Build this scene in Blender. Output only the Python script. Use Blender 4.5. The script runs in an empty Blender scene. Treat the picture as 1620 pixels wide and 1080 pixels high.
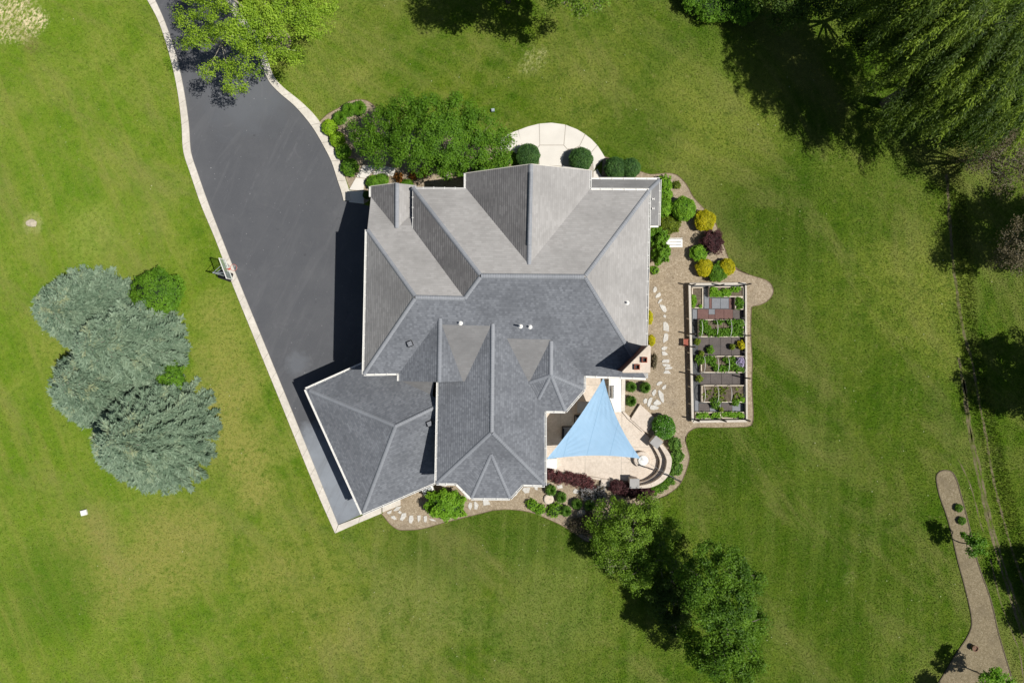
import bpy, bmesh, math, random
import numpy as np
from mathutils import Vector, noise as mnoise
C = bpy.context.scene
COL = C.collection
rng = np.random.default_rng(7); random.seed(7)
H = 52.0; F = 1080.0                       # drone height, focal length in photograph pixels

# ------------------------------------------------------------------ camera, sky, sun, exposure
cam = bpy.data.cameras.new('camera'); cam.lens = 24; cam.sensor_width = 36; cam.clip_end = 3000
co = bpy.data.objects.new('camera', cam); co.location = (0, 0, H); COL.objects.link(co); C.camera = co
EL = math.radians(58); AZ = math.radians(12.5)
L = Vector((math.cos(EL)*math.cos(AZ), -math.cos(EL)*math.sin(AZ), math.sin(EL)))
w = bpy.data.worlds.new('World'); C.world = w; w.use_nodes = True
sk = w.node_tree.nodes.new('ShaderNodeTexSky'); sk.sky_type = 'NISHITA'; sk.sun_disc = False
sk.sun_elevation = EL; sk.sun_rotation = math.atan2(L.x, L.y)
bg = w.node_tree.nodes['Background']; bg.inputs[1].default_value = 0.05
w.node_tree.links.new(sk.outputs[0], bg.inputs[0])
sl = bpy.data.lights.new('sun', 'SUN'); sl.energy = 4.8; sl.angle = math.radians(0.53); sl.color = (1, .965, .90)
so = bpy.data.objects.new('sun', sl); so.rotation_euler = L.to_track_quat('Z', 'Y').to_euler(); so.location = (30, -10, 60); COL.objects.link(so)
C.view_settings.view_transform = 'Standard'; C.view_settings.look = 'None'
C.view_settings.exposure = 0.0; C.view_settings.gamma = 1; C.view_settings.use_curve_mapping = False
C.cycles.max_bounces = 6; C.cycles.transparent_max_bounces = 8

# ------------------------------------------------------------------ helpers
def P(x, y, z=0.0): return Vector(((x-810)*(H-z)/F, (540-y)*(H-z)/F, z))
ZO = dict(A=(560,240,5.4), B=(800,240,5.4), C=(560,420,5.4), D=(800,420,5.4), E=(440,560,5.4), F=(660,600,5.4), G=(500,700,5.4),
          PT=(850,580,4.908), NE=(1000,260,6), G1=(1010,420,7.043), G2=(1010,550,6.748), NW=(480,120,4.5), FR=(780,160,5.4),
          TL=(200,0,4.5), SP=(20,390,2.634), SE=(780,740,3.176), HP=(300,380,13.5), EB=(1400,720,3), TR=(1080,0,3), R2=(1440,180,3.6), R3=(1440,480,3.6), W=(0,0,1))
def Q(r, x, y, z=0.0):
    o = ZO[r]; return P(o[0]+x/o[2], o[1]+y/o[2], z)
def QL(r, pts, z=0.0): return [Q(r, a, b, z) for a, b in pts]

class NT:
    def __init__(s, name):
        s.m = bpy.data.materials.new(name); s.m.use_nodes = True; s.t = s.m.node_tree
        s.b = s.t.nodes['Principled BSDF']; s.out = s.t.nodes['Material Output']
    def n(s, t): return s.t.nodes.new(t)
    def set(s, sock, v):
        if isinstance(v, bpy.types.NodeSocket): s.t.links.new(v, sock)
        elif isinstance(v, (tuple, list)) and len(v) == 3 and sock.type == 'RGBA': sock.default_value = (*v, 1)
        else: sock.default_value = v
    def pos(s): return s.n('ShaderNodeNewGeometry').outputs['Position']
    def uv(s): return s.n('ShaderNodeTexCoord').outputs['UV']
    def mapv(s, v, rot=0, scale=(1,1,1), loc=(0,0,0)):
        if rot:
            r = s.n('ShaderNodeVectorRotate'); r.rotation_type = 'Z_AXIS'; s.set(r.inputs['Vector'], v); r.inputs['Angle'].default_value = rot; v = r.outputs[0]
        n = s.n('ShaderNodeMapping'); s.set(n.inputs[0], v)
        n.inputs['Scale'].default_value = scale; n.inputs['Location'].default_value = loc; return n.outputs[0]
    def noise(s, scale, detail=4, v=None, rough=.55, dist=0):
        n = s.n('ShaderNodeTexNoise'); n.inputs['Scale'].default_value = scale; n.inputs['Detail'].default_value = detail
        n.inputs['Roughness'].default_value = rough; n.inputs['Distortion'].default_value = dist
        s.set(n.inputs['Vector'], v if v is not None else s.pos()); return n.outputs['Fac']
    def math(s, op, a, b=0.0, c=0.0):
        n = s.n('ShaderNodeMath'); n.operation = op; s.set(n.inputs[0], a); s.set(n.inputs[1], b); s.set(n.inputs[2], c); return n.outputs[0]
    def rng(s, v, a, b, c=0, d=1):
        n = s.n('ShaderNodeMapRange'); s.set(n.inputs[0], v); n.inputs[1].default_value = a; n.inputs[2].default_value = b
        n.inputs[3].default_value = c; n.inputs[4].default_value = d; return n.outputs[0]
    def mix(s, f, a, b, mode='MIX'):
        n = s.n('ShaderNodeMix'); n.data_type = 'RGBA'; n.blend_type = mode
        s.set(n.inputs[0], f); s.set(n.inputs[6], a); s.set(n.inputs[7], b); return n.outputs[2]
    def attr(s, name):
        n = s.n('ShaderNodeAttribute'); n.attribute_name = name; return n.outputs['Fac']
    def blob(s, x, y, r, soft=.5, ns=.35, amp=1.2):
        """1 inside a ragged patch of radius r at ground point (x, y)"""
        n = s.n('ShaderNodeVectorMath'); n.operation = 'DISTANCE'; s.set(n.inputs[0], s.pos()); n.inputs[1].default_value = (x, y, 0)
        d = s.math('ADD', n.outputs['Value'], s.math('MULTIPLY', s.math('SUBTRACT', s.noise(ns*3/r if r < 3 else ns, 5), .5), amp*r))
        return s.rng(d, r*(1+soft*.5), r*(1-soft*.5))
    def bump(s, h, strength=.3, dist=.02):
        n = s.n('ShaderNodeBump'); n.inputs['Strength'].default_value = strength; n.inputs['Distance'].default_value = dist
        s.set(n.inputs['Height'], h); s.set(s.b.inputs['Normal'], n.outputs[0])
    def done(s, col=None, rough=.8, metal=0, spec=.3):
        if col is not None: s.set(s.b.inputs['Base Color'], col)
        s.set(s.b.inputs['Roughness'], rough); s.b.inputs['Metallic'].default_value = metal
        s.b.inputs['Specular IOR Level'].default_value = spec; return s.m

def speckle(name, a, b, scale=30, big=1.2, bigamt=.35, rough=.85, bump=.3, spec=.3, metal=0, dist=.01):
    t = NT(name); f = t.noise(scale, 5); g = t.noise(big, 5)
    c = t.mix(t.rng(f, .3, .7), a, b)
    c = t.mix(t.math('MULTIPLY', t.rng(g, .35, .7), bigamt), c, tuple(x*.62 for x in a))
    if bump: t.bump(f, bump, dist)
    return t.done(c, rough, metal, spec)

def leafmat(name, dark, light, trans=.35, third=None, gloss=.08):
    t = NT(name); a = t.attr('tint')
    c = t.mix(a, dark, light)
    if third: c = t.mix(t.rng(t.attr('rare'), .80, .95), c, third)
    t.done(c, .55, 0, .25)
    tr = t.n('ShaderNodeBsdfTranslucent')
    t.set(tr.inputs[0], t.mix(.5, c, (light[0]*1.1, light[1]*1.15, light[2]*.6)))
    mx = t.n('ShaderNodeMixShader'); mx.inputs[0].default_value = trans
    t.t.links.new(t.b.outputs[0], mx.inputs[1]); t.t.links.new(tr.outputs[0], mx.inputs[2]); t.t.links.new(mx.outputs[0], t.out.inputs[0])
    return t.m

def shingle(name, a, b, line, bw=.19, mort=.45):
    """architectural shingles; UV is in metres: u along the eave, v up the slope"""
    t = NT(name); uv = t.uv()
    br = t.n('ShaderNodeTexBrick'); t.set(br.inputs['Vector'], uv); br.offset = .37; br.squash = 1.0
    br.inputs['Scale'].default_value = 1; br.inputs['Brick Width'].default_value = bw; br.inputs['Row Height'].default_value = .155
    br.inputs['Mortar Size'].default_value = .006; br.inputs['Mortar Smooth'].default_value = .3; br.inputs['Bias'].default_value = 0
    br.inputs['Color1'].default_value = (0,0,0,1); br.inputs['Color2'].default_value = (1,1,1,1); br.inputs['Mortar'].default_value = (.45,.45,.45,1)
    sep = t.n('ShaderNodeSeparateXYZ'); t.set(sep.inputs[0], uv)
    v = t.math('FRACT', t.math('DIVIDE', sep.outputs[1], .155))
    shade = t.rng(v, 0.0, .30)                              # the butt edge of each course
    tone = t.noise(.45, 5, t.mapv(t.pos(), .3)); streak = t.noise(1.0, 4, t.mapv(uv, 0, (.5, 3.0, 1)))
    val = t.math('ADD', t.math('MULTIPLY', br.outputs['Color'], .62), t.math('MULTIPLY', t.noise(9, 3, uv), .38))
    c = t.mix(val, a, b)
    c = t.mix(t.rng(tone, .44, .66, 0, .42), c, tuple(x*.72 for x in a))
    c = t.mix(t.rng(streak, .50, .70, 0, .22), c, tuple(x*.70 for x in a))
    c = t.mix(t.rng(shade, 0, 1, mort, 0), c, line)
    bp = t.math('ADD', t.math('MULTIPLY', v, -1.0), t.math('MULTIPLY', br.outputs['Color'], .35))
    t.bump(t.math('ADD', t.noise(70, 2, uv), t.math('MULTIPLY', br.outputs['Color'], .8)), .35, .006)
    return t.done(c, .9, 0, .25)

# ---- lawn: colour only; relief is in the blades
def lawn_nodes(name, leaf=False):
    t = NT(name); p = t.pos()
    big = t.noise(.075, 5, rough=.6); mid = t.noise(.33, 8, t.mapv(p, .5, (1, .7, 1)), .72, .4); md2 = t.noise(.95, 7, t.mapv(p, 1.1, (1, .8, 1)), .72); fin = t.noise(3.2, 5, rough=.8); vf = t.noise(11, 3, rough=.75)
    lush = (.082, .150, .008); olive = (.152, .188, .018); dry = (.320, .270, .105); deep = (.050, .105, .006)
    c = t.mix(t.rng(mid, .38, .62), lush, olive)
    c = t.mix(t.rng(big, .44, .64, 0, .65), c, olive)
    c = t.mix(t.math('MULTIPLY', t.rng(md2, .52, .36), .75), c, deep)
    sx = t.n('ShaderNodeSeparateXYZ'); t.set(sx.inputs[0], p); X = sx.outputs[0]; Y = sx.outputs[1]
    dryf = t.math('MULTIPLY', t.rng(t.noise(.20, 9, t.mapv(p, .9, (1.3, .75, 1)), .70, .5), .46, .66), t.rng(fin, .30, .60, .15, 1))
    c = t.mix(t.math('MULTIPLY', dryf, .85), c, dry)
    e = t.rng(t.math('ADD', X, t.math('MULTIPLY', big, 14)), -6, 22, 0, 1)  # eastward darkening: light fall-off across the view painted into the turf
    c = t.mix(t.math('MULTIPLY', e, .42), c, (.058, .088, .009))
    wst = t.rng(t.math('ADD', X, t.math('MULTIPLY', big, 16)), -2, -22, 0, 1)  # westward brightening: backscattered sunlight painted into the turf colour
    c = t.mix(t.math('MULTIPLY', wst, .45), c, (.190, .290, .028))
    brk = t.rng(t.math('ADD', t.math('MULTIPLY', fin, .5), t.math('MULTIPLY', md2, .5)), .38, .58, .10, 1.45)
    for (x, y, r, k, col) in [(1150,185,4.2,.85,dry),(1190,240,2,.6,dry),(1100,140,2,.5,dry),(1125,260,3.2,.45,dry),(1190,110,3,.3,dry),(650,950,4.4,.65,(.23,.22,.09)),(700,900,3.0,.3,(.23,.22,.10)),(880,890,3.6,.5,(.22,.21,.09)),(860,1000,4,.5,(.22,.21,.10)),(345,650,2.6,.85,dry),(375,610,1.4,.7,dry),(385,720,2.2,.85,dry),(410,780,1.5,.8,dry),(355,560,1.6,.6,dry),(345,500,1.5,.5,dry),(275,880,3.2,.75,dry),(250,860,1.6,.6,dry),(320,830,1.8,.6,dry),(560,1010,2.0,.4,dry),(440,900,2.2,.45,dry),(270,830,2.0,.4,dry),(190,910,2.6,.65,dry),(140,850,2.4,.6,dry),(100,560,1.5,.4,dry),(170,960,1.2,.5,dry),(500,930,3,.35,dry),
                     (145,370,1.9,.55,(.30,.31,.10)),(1380,260,4,.6,(.20,.19,.07)),(1470,470,3.2,.8,dry),(1490,560,2,.6,dry),(1390,430,2,.5,dry),(1450,400,2.6,.35,dry),(1330,520,3.2,.3,dry),(1290,420,3,.3,dry),(960,120,4.5,.34,dry),(900,130,2.6,.25,dry),(560,60,3,.2,dry),
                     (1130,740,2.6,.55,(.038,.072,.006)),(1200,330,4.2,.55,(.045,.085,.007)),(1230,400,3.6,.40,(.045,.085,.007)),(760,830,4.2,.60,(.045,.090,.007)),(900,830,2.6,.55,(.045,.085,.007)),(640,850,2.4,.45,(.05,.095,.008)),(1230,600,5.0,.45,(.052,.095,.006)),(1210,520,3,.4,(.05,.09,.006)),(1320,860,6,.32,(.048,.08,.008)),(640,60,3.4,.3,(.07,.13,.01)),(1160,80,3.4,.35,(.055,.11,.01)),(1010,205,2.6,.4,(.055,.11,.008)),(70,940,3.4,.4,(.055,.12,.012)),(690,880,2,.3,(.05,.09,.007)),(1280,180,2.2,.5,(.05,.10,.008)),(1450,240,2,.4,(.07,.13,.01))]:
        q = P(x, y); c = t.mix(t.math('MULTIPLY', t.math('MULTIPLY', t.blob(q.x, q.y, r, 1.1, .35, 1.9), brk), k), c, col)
    rag = t.rng(t.noise(4.5, 5, t.mapv(p, .6, (1, .6, 1)), .75), .46, .56)
    for (x, y, r, k) in [(20,14,1.5,.95),(55,32,.8,.95),(8,50,.7,.8),(40,50,.8,.9),(66,34,.4,.8),(845,95,.8,.34),(830,108,.5,.3),(1345,915,.5,.25),(860,83,.3,.5)]:
        q = P(x, y); c = t.mix(t.math('MULTIPLY', t.math('MULTIPLY', t.blob(q.x, q.y, r, .9, 1.2, 2.2), rag), k), c, (.86, .62, .66))
    q = P(50, 74); c = t.mix(t.math('MULTIPLY', t.math('MULTIPLY', t.blob(q.x, q.y, .5, .9, 1, 2.2), rag), .9), c, (.15, .11, .06))
    q = P(51, 353); c = t.mix(t.math('MULTIPLY', t.blob(q.x, q.y, .75, .5, .35, 1.8), .6), c, (.40, .36, .20))
    def lanes(rot, per, k, x0, x1, y0, y1):
        sp_ = t.n('ShaderNodeSeparateXYZ'); t.set(sp_.inputs[0], t.mapv(p, rot))
        ph = t.math('ADD', t.math('MULTIPLY', sp_.outputs[0], 2*math.pi/per), t.math('MULTIPLY', t.noise(.10, 3), 4.0))
        wv_ = t.rng(t.math('SINE', ph), -.1, .9)
        m = t.math('MULTIPLY', t.math('MULTIPLY', t.rng(X, x0, x0+4), t.rng(X, x1, x1-4)), t.math('MULTIPLY', t.rng(Y, y0, y0+4), t.rng(Y, y1, y1-4)))
        m = t.math('MULTIPLY', m, t.rng(t.noise(.16, 5, t.mapv(p, rot, (1.5, .4, 1))), .38, .58, .15, 1))
        return t.math('MULTIPLY', t.math('MULTIPLY', wv_, m), k)
    def streaks(rot, k, m):
        n_ = t.noise(1.0, 5, t.mapv(p, rot, (.9, .07, 1)), .6, .3); return t.math('MULTIPLY', t.math('MULTIPLY', t.rng(n_, .52, .66), m), k)
    E_ = t.rng(X, 10, 16); N_ = t.math('MULTIPLY', t.rng(Y, 9, 13), t.rng(X, 22, 16)); S_ = t.math('MULTIPLY', t.rng(Y, -9, -13), t.rng(X, -16, -10)); W_ = t.rng(X, -10, -15)
    c = t.mix(streaks(.07, .36, E_), c, (.225, .225, .085)); c = t.mix(streaks(-1.05, .42, N_), c, (.23, .21, .085)); c = t.mix(streaks(.04, .42, S_), c, (.23, .215, .10)); c = t.mix(streaks(-.40, .42, W_), c, (.30, .265, .095))
    c = t.mix(lanes(.06, 1.6, .34, 12, 45, -40, 15), c, (.19, .185, .07))
    c = t.mix(lanes(-1.05, 1.7, .34, -18, 22, 11, 40), c, (.22, .21, .075))
    c = t.mix(lanes(.05, 1.5, .34, -13, 13, -40, -11), c, (.24, .24, .09))
    c = t.mix(lanes(-.40, 1.5, .20, -50, -9, -40, 30), c, (.26, .25, .07))
    c = t.mix(t.rng(vf, .50, .74, 0, .50), c, (.31, .30, .12))
    c = t.mix(t.rng(md2, .54, .66, 0, .40), c, (.24, .235, .06))
    c = t.mix(t.rng(fin, .50, .26, 0, .62), c, (.040, .078, .005))
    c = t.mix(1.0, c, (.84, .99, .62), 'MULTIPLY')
    c = t.mix(t.math('MULTIPLY', e, 1.0), c, t.mix(1.0, c, (.72, .86, .55), 'MULTIPLY'))  # more of the painted light fall-off toward the east
    c = t.mix(t.rng(t.noise(1.9, 6, rough=.8), .56, .70, 0, .40), c, (.30, .27, .11))
    c = t.mix(t.rng(t.noise(.12, 7, t.mapv(p, -.7, (1.5, .5, 1)), .7, .6), .50, .66, 0, .42), c, (.26, .235, .085))
    return t, c
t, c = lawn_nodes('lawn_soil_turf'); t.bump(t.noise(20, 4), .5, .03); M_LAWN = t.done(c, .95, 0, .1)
t, c = lawn_nodes('grass_blade'); c = t.mix(t.attr('tint'), t.mix(1.0, c, (.82, .82, .82), 'MULTIPLY'), t.mix(1.0, c, (1.75, 1.65, 1.5), 'MULTIPLY')); t.done(c, .6, 0, .2)
tr = t.n('ShaderNodeBsdfTranslucent'); t.set(tr.inputs[0], c); mx = t.n('ShaderNodeMixShader'); mx.inputs[0].default_value = .35
t.t.links.new(t.b.outputs[0], mx.inputs[1]); t.t.links.new(tr.outputs[0], mx.inputs[2]); t.t.links.new(mx.outputs[0], t.out.inputs[0]); M_BLADE = t.m

# asphalt with faint cracks and the washed-out stains by the garage
t = NT('asphalt'); c = t.mix(t.rng(t.noise(60, 3), .3, .7), (.074,.077,.086), (.103,.106,.115))
c = t.mix(t.rng(t.noise(.35, 6, rough=.65), .42, .70, 0, .45), c, (.126,.128,.135))
c = t.mix(t.rng(t.noise(1.6, 6, t.mapv(t.pos(), .4, (.25,1.2,1)), .7), .60, .78, 0, .35), c, (.150,.151,.156))
vo = t.n('ShaderNodeTexVoronoi'); vo.feature = 'DISTANCE_TO_EDGE'; vo.inputs['Scale'].default_value = .16
ad = t.n('ShaderNodeVectorMath'); ad.operation = 'ADD'; t.set(ad.inputs[0], t.pos())
nn = t.n('ShaderNodeTexNoise'); nn.inputs['Scale'].default_value = .8; nn.inputs['Detail'].default_value = 6; t.set(nn.inputs['Vector'], t.pos()); t.set(ad.inputs[1], nn.outputs['Color'])
t.set(vo.inputs['Vector'], ad.outputs[0])
c = t.mix(t.math('MULTIPLY', t.rng(vo.outputs['Distance'], .012, .0), t.rng(t.noise(.7, 4), .50, .62, 0, .16)), c, (.19,.19,.20))
c = t.mix(t.math('MULTIPLY', t.rng(t.noise(1.0, 7, t.mapv(t.pos(), .42, (1.6,.10,1)), .6, .3), .60, .66), t.rng(t.noise(2.5, 4), .42, .62, 0, .28)), c, (.17,.17,.18))
c = t.mix(t.math('MULTIPLY', t.rng(t.noise(1.4, 7, rough=.75, dist=1.2), .58, .70), .35), c, (.066,.068,.078))
for (x, y, r, k) in [(515,735,1.9,.75),(545,790,1.7,.7),(498,695,1.2,.6),(532,765,1.3,.6),(470,575,.8,.2),(540,815,1.2,.5),(385,140,3.0,.15)]:
    q = P(x, y); c = t.mix(t.math('MULTIPLY', t.blob(q.x, q.y, r, .9, .7, 1.6), k), c, (.26,.285,.32))
c = t.mix(t.rng(t.noise(7, 3, rough=.4), .735, .76, 0, .5), c, (.45,.45,.45))
c = t.mix(t.math('MULTIPLY', t.rng(t.noise(.9, 6, t.mapv(t.pos(), .45, (1.2,.16,1)), .65, .8), .53, .64), .30), c, (.135,.137,.145))
c = t.mix(t.rng(t.noise(26, 4, rough=.85), .60, .74, 0, .45), c, (.19,.19,.20)); c = t.mix(t.rng(t.noise(1.1, 4, rough=.5), .70, .76, 0, .45), c, (.04,.04,.045))
t.bump(t.noise(90, 3), .3, .01); M_ASPH = t.done(c, .85, 0, .35)

# wood-chip mulch
def mulch(name, a, b, c3):
    t = NT(name); f = t.noise(6, 6, t.mapv(t.pos(), .3), .75, .6); g = t.noise(11, 4, rough=.8)
    c = t.mix(t.rng(f, .32, .68), a, b); c = t.mix(t.rng(g, .54, .72, 0, .85), c, c3)
    c = t.mix(t.rng(t.noise(.8, 5), .50, .72, 0, .55), c, tuple(x*.52 for x in b)); c = t.mix(t.rng(g, .42, .28, 0, .6), c, (.09,.06,.04))
    t.bump(g, .7, .04); return t.done(c, .95, 0, .1)
M_MULCH = mulch('wood_chip_mulch', (.215,.165,.105), (.43,.352,.255), (.68,.60,.47))
M_MULCH2 = mulch('old_bark_mulch', (.14,.115,.065), (.28,.23,.15), (.46,.40,.30))
M_CONC = speckle('pale_concrete', (.60,.55,.475), (.74,.69,.61), 6, .9, .40, .85, .15)
M_WALK = speckle('front_walk_concrete', (.69,.65,.58), (.76,.72,.66), 25, .8, .22, .85, .15)
M_PATIO = speckle('tan_patio_concrete', (.57,.485,.40), (.72,.63,.54), 7, .8, .35, .85, .15)
M_CAP = speckle('grey_capstone', (.34,.33,.32), (.42,.41,.40), 30, 2, .3)
M_STONE = speckle('pale_flagstone', (.48,.46,.42), (.70,.68,.63), 9, 1.5, .3, .85, .4)
M_WHITE = speckle('white_aluminium', (.78,.77,.73), (.84,.83,.80), 20, 2, .12, .4, 0)
M_FASC = speckle('cream_fascia', (.66,.62,.54), (.70,.66,.58), 20, 2, .1, .6, 0)
M_WALL = speckle('cream_siding', (.42,.36,.28), (.48,.42,.33), 12, 2, .2)
M_BRICK = speckle('maroon_chimney_brick', (.13,.055,.04), (.24,.11,.08), 14, 2, .3)
M_CCAP = speckle('cream_stone_cap', (.60,.50,.40), (.72,.63,.53), 9, 3, .3, .85, .3)
M_FLUE = speckle('terracotta_flue', (.25,.07,.04), (.32,.10,.06), 20, 3, .3)
M_BLACK = speckle('black_plastic', (.012,.012,.014), (.02,.02,.022), 20, 3, .2, .5, 0)
M_GREY = speckle('grey_painted_steel', (.40,.45,.48), (.46,.50,.53), 20, 3, .2, .45, 0, metal=.2)
M_STEEL = speckle('stainless_steel', (.78,.78,.77), (.85,.85,.84), 20, 3, .2, .35, 0, metal=.6)
M_RED = speckle('red_powder_coat', (.55,.10,.07), (.60,.13,.09), 20, 3, .2, .5, 0)
M_REDWOOD = speckle('red_stained_wood', (.36,.10,.07), (.45,.15,.10), 12, 3, .3)
M_TIMB = speckle('weathered_timber', (.52,.47,.40), (.66,.61,.53), 12, 2, .35)
M_BOARD = speckle('pale_cedar_board', (.62,.53,.42), (.74,.66,.54), 12, 2, .25)
M_POST = speckle('dark_fence_post', (.05,.04,.035), (.08,.065,.055), 12, 2, .25)
M_SOIL = speckle('garden_soil', (.09,.07,.05), (.20,.16,.11), 6, 1.2, .5, .95, .8, dist=.04)
M_MAT = speckle('weed_fabric', (.07,.075,.08), (.11,.115,.12), 6, 1.2, .5, .9)
M_PAVG = speckle('grey_paver', (.19,.20,.22), (.25,.26,.28), 12, 2, .3)
M_PAVR = speckle('red_paver', (.145,.080,.072), (.205,.115,.10), 12, 2, .4)
M_PAVB = speckle('brown_paver', (.10,.085,.08), (.15,.13,.12), 12, 2, .4)
M_BARK = speckle('grey_bark', (.20,.16,.13), (.32,.28,.24), 10, 2, .3, .95, .6)
M_TWIG = speckle('pale_twig_bark', (.30,.27,.22), (.42,.38,.32), 10, 2, .3, .95, .3)
M_DIRT = None
t = NT('worn_track_soil'); f = t.noise(5, 5, rough=.75); c = t.mix(t.rng(f, .35, .65), (.115,.095,.055), (.205,.175,.105)); c = t.mix(t.rng(t.noise(1.3,5), .40, .66), c, (.085,.105,.02)); t.bump(f,.6,.04); M_DIRT = t.done(c,.95,0,.1)
t = NT('blue_shade_cloth'); uvp = t.pos(); f = t.noise(1.0, 3); c = t.mix(t.rng(f,.3,.7), (.32,.51,.71), (.355,.55,.755)); sq = t.n('ShaderNodeSeparateXYZ'); t.set(sq.inputs[0], t.mapv(t.pos(), .25)); seam = t.math('ABSOLUTE', t.math('SUBTRACT', t.math('FRACT', t.math('MULTIPLY', sq.outputs[0], .62)), .5))
c = t.mix(t.rng(seam, .022, .012, 0, .5), c, (.22,.38,.56)); c = t.mix(t.rng(t.noise(.9, 6, rough=.7), .5, .7, 0, .30), c, (.30,.45,.60)); t.bump(t.noise(1.3, 4, t.mapv(t.pos(), .9, (.35,2.4,1))), .5, .06); t.done(c, .75, 0, .2)
tr = t.n('ShaderNodeBsdfTranslucent'); t.set(tr.inputs[0], c); mx = t.n('ShaderNodeMixShader'); mx.inputs[0].default_value = .12
t.t.links.new(t.b.outputs[0], mx.inputs[1]); t.t.links.new(tr.outputs[0], mx.inputs[2]); t.t.links.new(mx.outputs[0], t.out.inputs[0]); M_SAIL = t.m
t = NT('clear_backboard'); t.done((.75,.85,.80), .1); tb_ = t.n('ShaderNodeBsdfTransparent'); tb_.inputs[0].default_value = (.93,.96,.94,1); mx = t.n('ShaderNodeMixShader'); mx.inputs[0].default_value = .78; t.t.links.new(t.b.outputs[0], mx.inputs[1]); t.t.links.new(tb_.outputs[0], mx.inputs[2]); t.t.links.new(mx.outputs[0], t.out.inputs[0]); M_GLASS = t.m
M_SHL = shingle('light_weathered_shingle', (.325,.313,.302), (.415,.402,.390), (.22,.21,.20), .3, .35)
M_SHW = shingle('shaded_dirty_shingle', (.135,.130,.130), (.225,.218,.216), (.07,.068,.068), .3, .75)  # darker copy for left slopes: off-sun shade and dirt put into the colour
M_SHV = shingle('shaded_grey_shingle', (.205,.201,.198), (.300,.294,.290), (.14,.137,.135), .3, .6)  # middle copy for the west left slope, shade and weathering in its colour
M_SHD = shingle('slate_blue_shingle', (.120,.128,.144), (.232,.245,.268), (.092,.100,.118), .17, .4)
M_SHM = shingle('grey_brown_shingle', (.200,.198,.198), (.250,.248,.248), (.17,.168,.166), .3, .3)
M_CAPS = shingle('ridge_cap_shingle', (.275,.288,.312), (.325,.338,.362), (.215,.225,.245), .3, .3)
M_CAPD = shingle('dark_ridge_cap_shingle', (.235,.248,.272), (.27,.285,.31), (.20,.21,.235), .3, .3)

def arr_mesh(name, V, Fq, mat, parent=None, attrs=None, smooth=False, nside=4):
    V = np.asarray(V, dtype=np.float32).reshape(-1, 3); Fq = np.asarray(Fq, dtype=np.int32).reshape(-1, nside)
    me = bpy.data.meshes.new(name); me.vertices.add(len(V)); me.vertices.foreach_set('co', V.ravel())
    me.loops.add(Fq.size); me.loops.foreach_set('vertex_index', Fq.ravel()); me.polygons.add(len(Fq))
    me.polygons.foreach_set('loop_start', np.arange(len(Fq), dtype=np.int32)*nside)
    me.update(calc_edges=True)
    for k, a in (attrs or {}).items():
        at = me.attributes.new(k, 'FLOAT', 'FACE'); at.data.foreach_set('value', np.asarray(a, dtype=np.float32))
    me.materials.append(mat)
    if smooth: me.polygons.foreach_set('use_smooth', np.ones(len(Fq), dtype=bool))
    o = bpy.data.objects.new(name, me); COL.objects.link(o); o.parent = parent
    return o

def tag(o, label=None, cat=None, group=None, kind=None):
    if label: o['label'] = label
    if cat: o['category'] = cat
    if group: o['group'] = group
    if kind: o['kind'] = kind
    return o
def empty(name, loc, label=None, cat=None, group=None, kind=None, rz=0):
    o = bpy.data.objects.new(name, None); o.empty_display_size = .3; COL.objects.link(o); o.location = loc; o.rotation_euler.z = rz
    bpy.context.view_layer.update()
    return tag(o, label, cat, group, kind)
def link(name, bm, mat, parent=None, world=True, smooth=False):
    me = bpy.data.meshes.new(name); bmesh.ops.recalc_face_normals(bm, faces=bm.faces); bm.to_mesh(me); bm.free(); me.materials.append(mat)
    if smooth:
        for p in me.polygons: p.use_smooth = True
    o = bpy.data.objects.new(name, me); COL.objects.link(o)
    if parent is not None:
        o.parent = parent
        if world: o.matrix_parent_inverse = world_inv(parent)
    return o
def world_inv(o):
    from mathutils import Matrix
    m = Matrix.Identity(4); ch = []
    while o is not None:
        ch.append(o); o = o.parent
    for a in reversed(ch): m = m @ (a.matrix_parent_inverse @ a.matrix_basis)
    return m.inverted()
def prism(bm, pts, z0, z1, inset=0):
    n = len(pts)
    a = [bm.verts.new((p[0], p[1], z0)) for p in pts]; b = [bm.verts.new((p[0], p[1], z1)) for p in pts]
    bm.faces.new(b); bm.faces.new(a[::-1])
    for i in range(n): bm.faces.new((a[i], a[(i+1) % n], b[(i+1) % n], b[i]))
    return b
def slab(name, pts, z0, z1, mat, parent=None, bevel=.0):
    bm = bmesh.new(); prism(bm, pts, z0, z1)
    if bevel: bmesh.ops.bevel(bm, geom=[e for e in bm.edges], offset=bevel, segments=1, affect='EDGES')
    return link(name, bm, mat, parent)
def box(bm, c, sx, sy, sz, rz=0.0, M=None):
    ca, sa = math.cos(rz), math.sin(rz); vs = []
    for dz in (-.5, .5):
        for dx, dy in ((-.5,-.5),(.5,-.5),(.5,.5),(-.5,.5)):
            x, y = dx*sx, dy*sy; vs.append(bm.verts.new((c[0]+x*ca-y*sa, c[1]+x*sa+y*ca, c[2]+dz*sz)))
    for f in ((0,3,2,1),(4,5,6,7),(0,1,5,4),(1,2,6,5),(2,3,7,6),(3,0,4,7)): bm.faces.new([vs[i] for i in f])
def beam(bm, a, b, w, h):
    """square bar from a to b"""
    a, b = Vector(a), Vector(b); d = (b-a).normalized(); s = d.cross(Vector((0,0,1)))
    if s.length < 1e-3: s = Vector((1,0,0))
    s.normalize(); u = s.cross(d).normalized(); vs = []
    for p in (a, b):
        for i, j in ((-1,-1),(1,-1),(1,1),(-1,1)): vs.append(bm.verts.new(p + s*(i*w/2) + u*(j*h/2)))
    for f in ((0,3,2,1),(4,5,6,7),(0,1,5,4),(1,2,6,5),(2,3,7,6),(3,0,4,7)): bm.faces.new([vs[i] for i in f])
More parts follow.
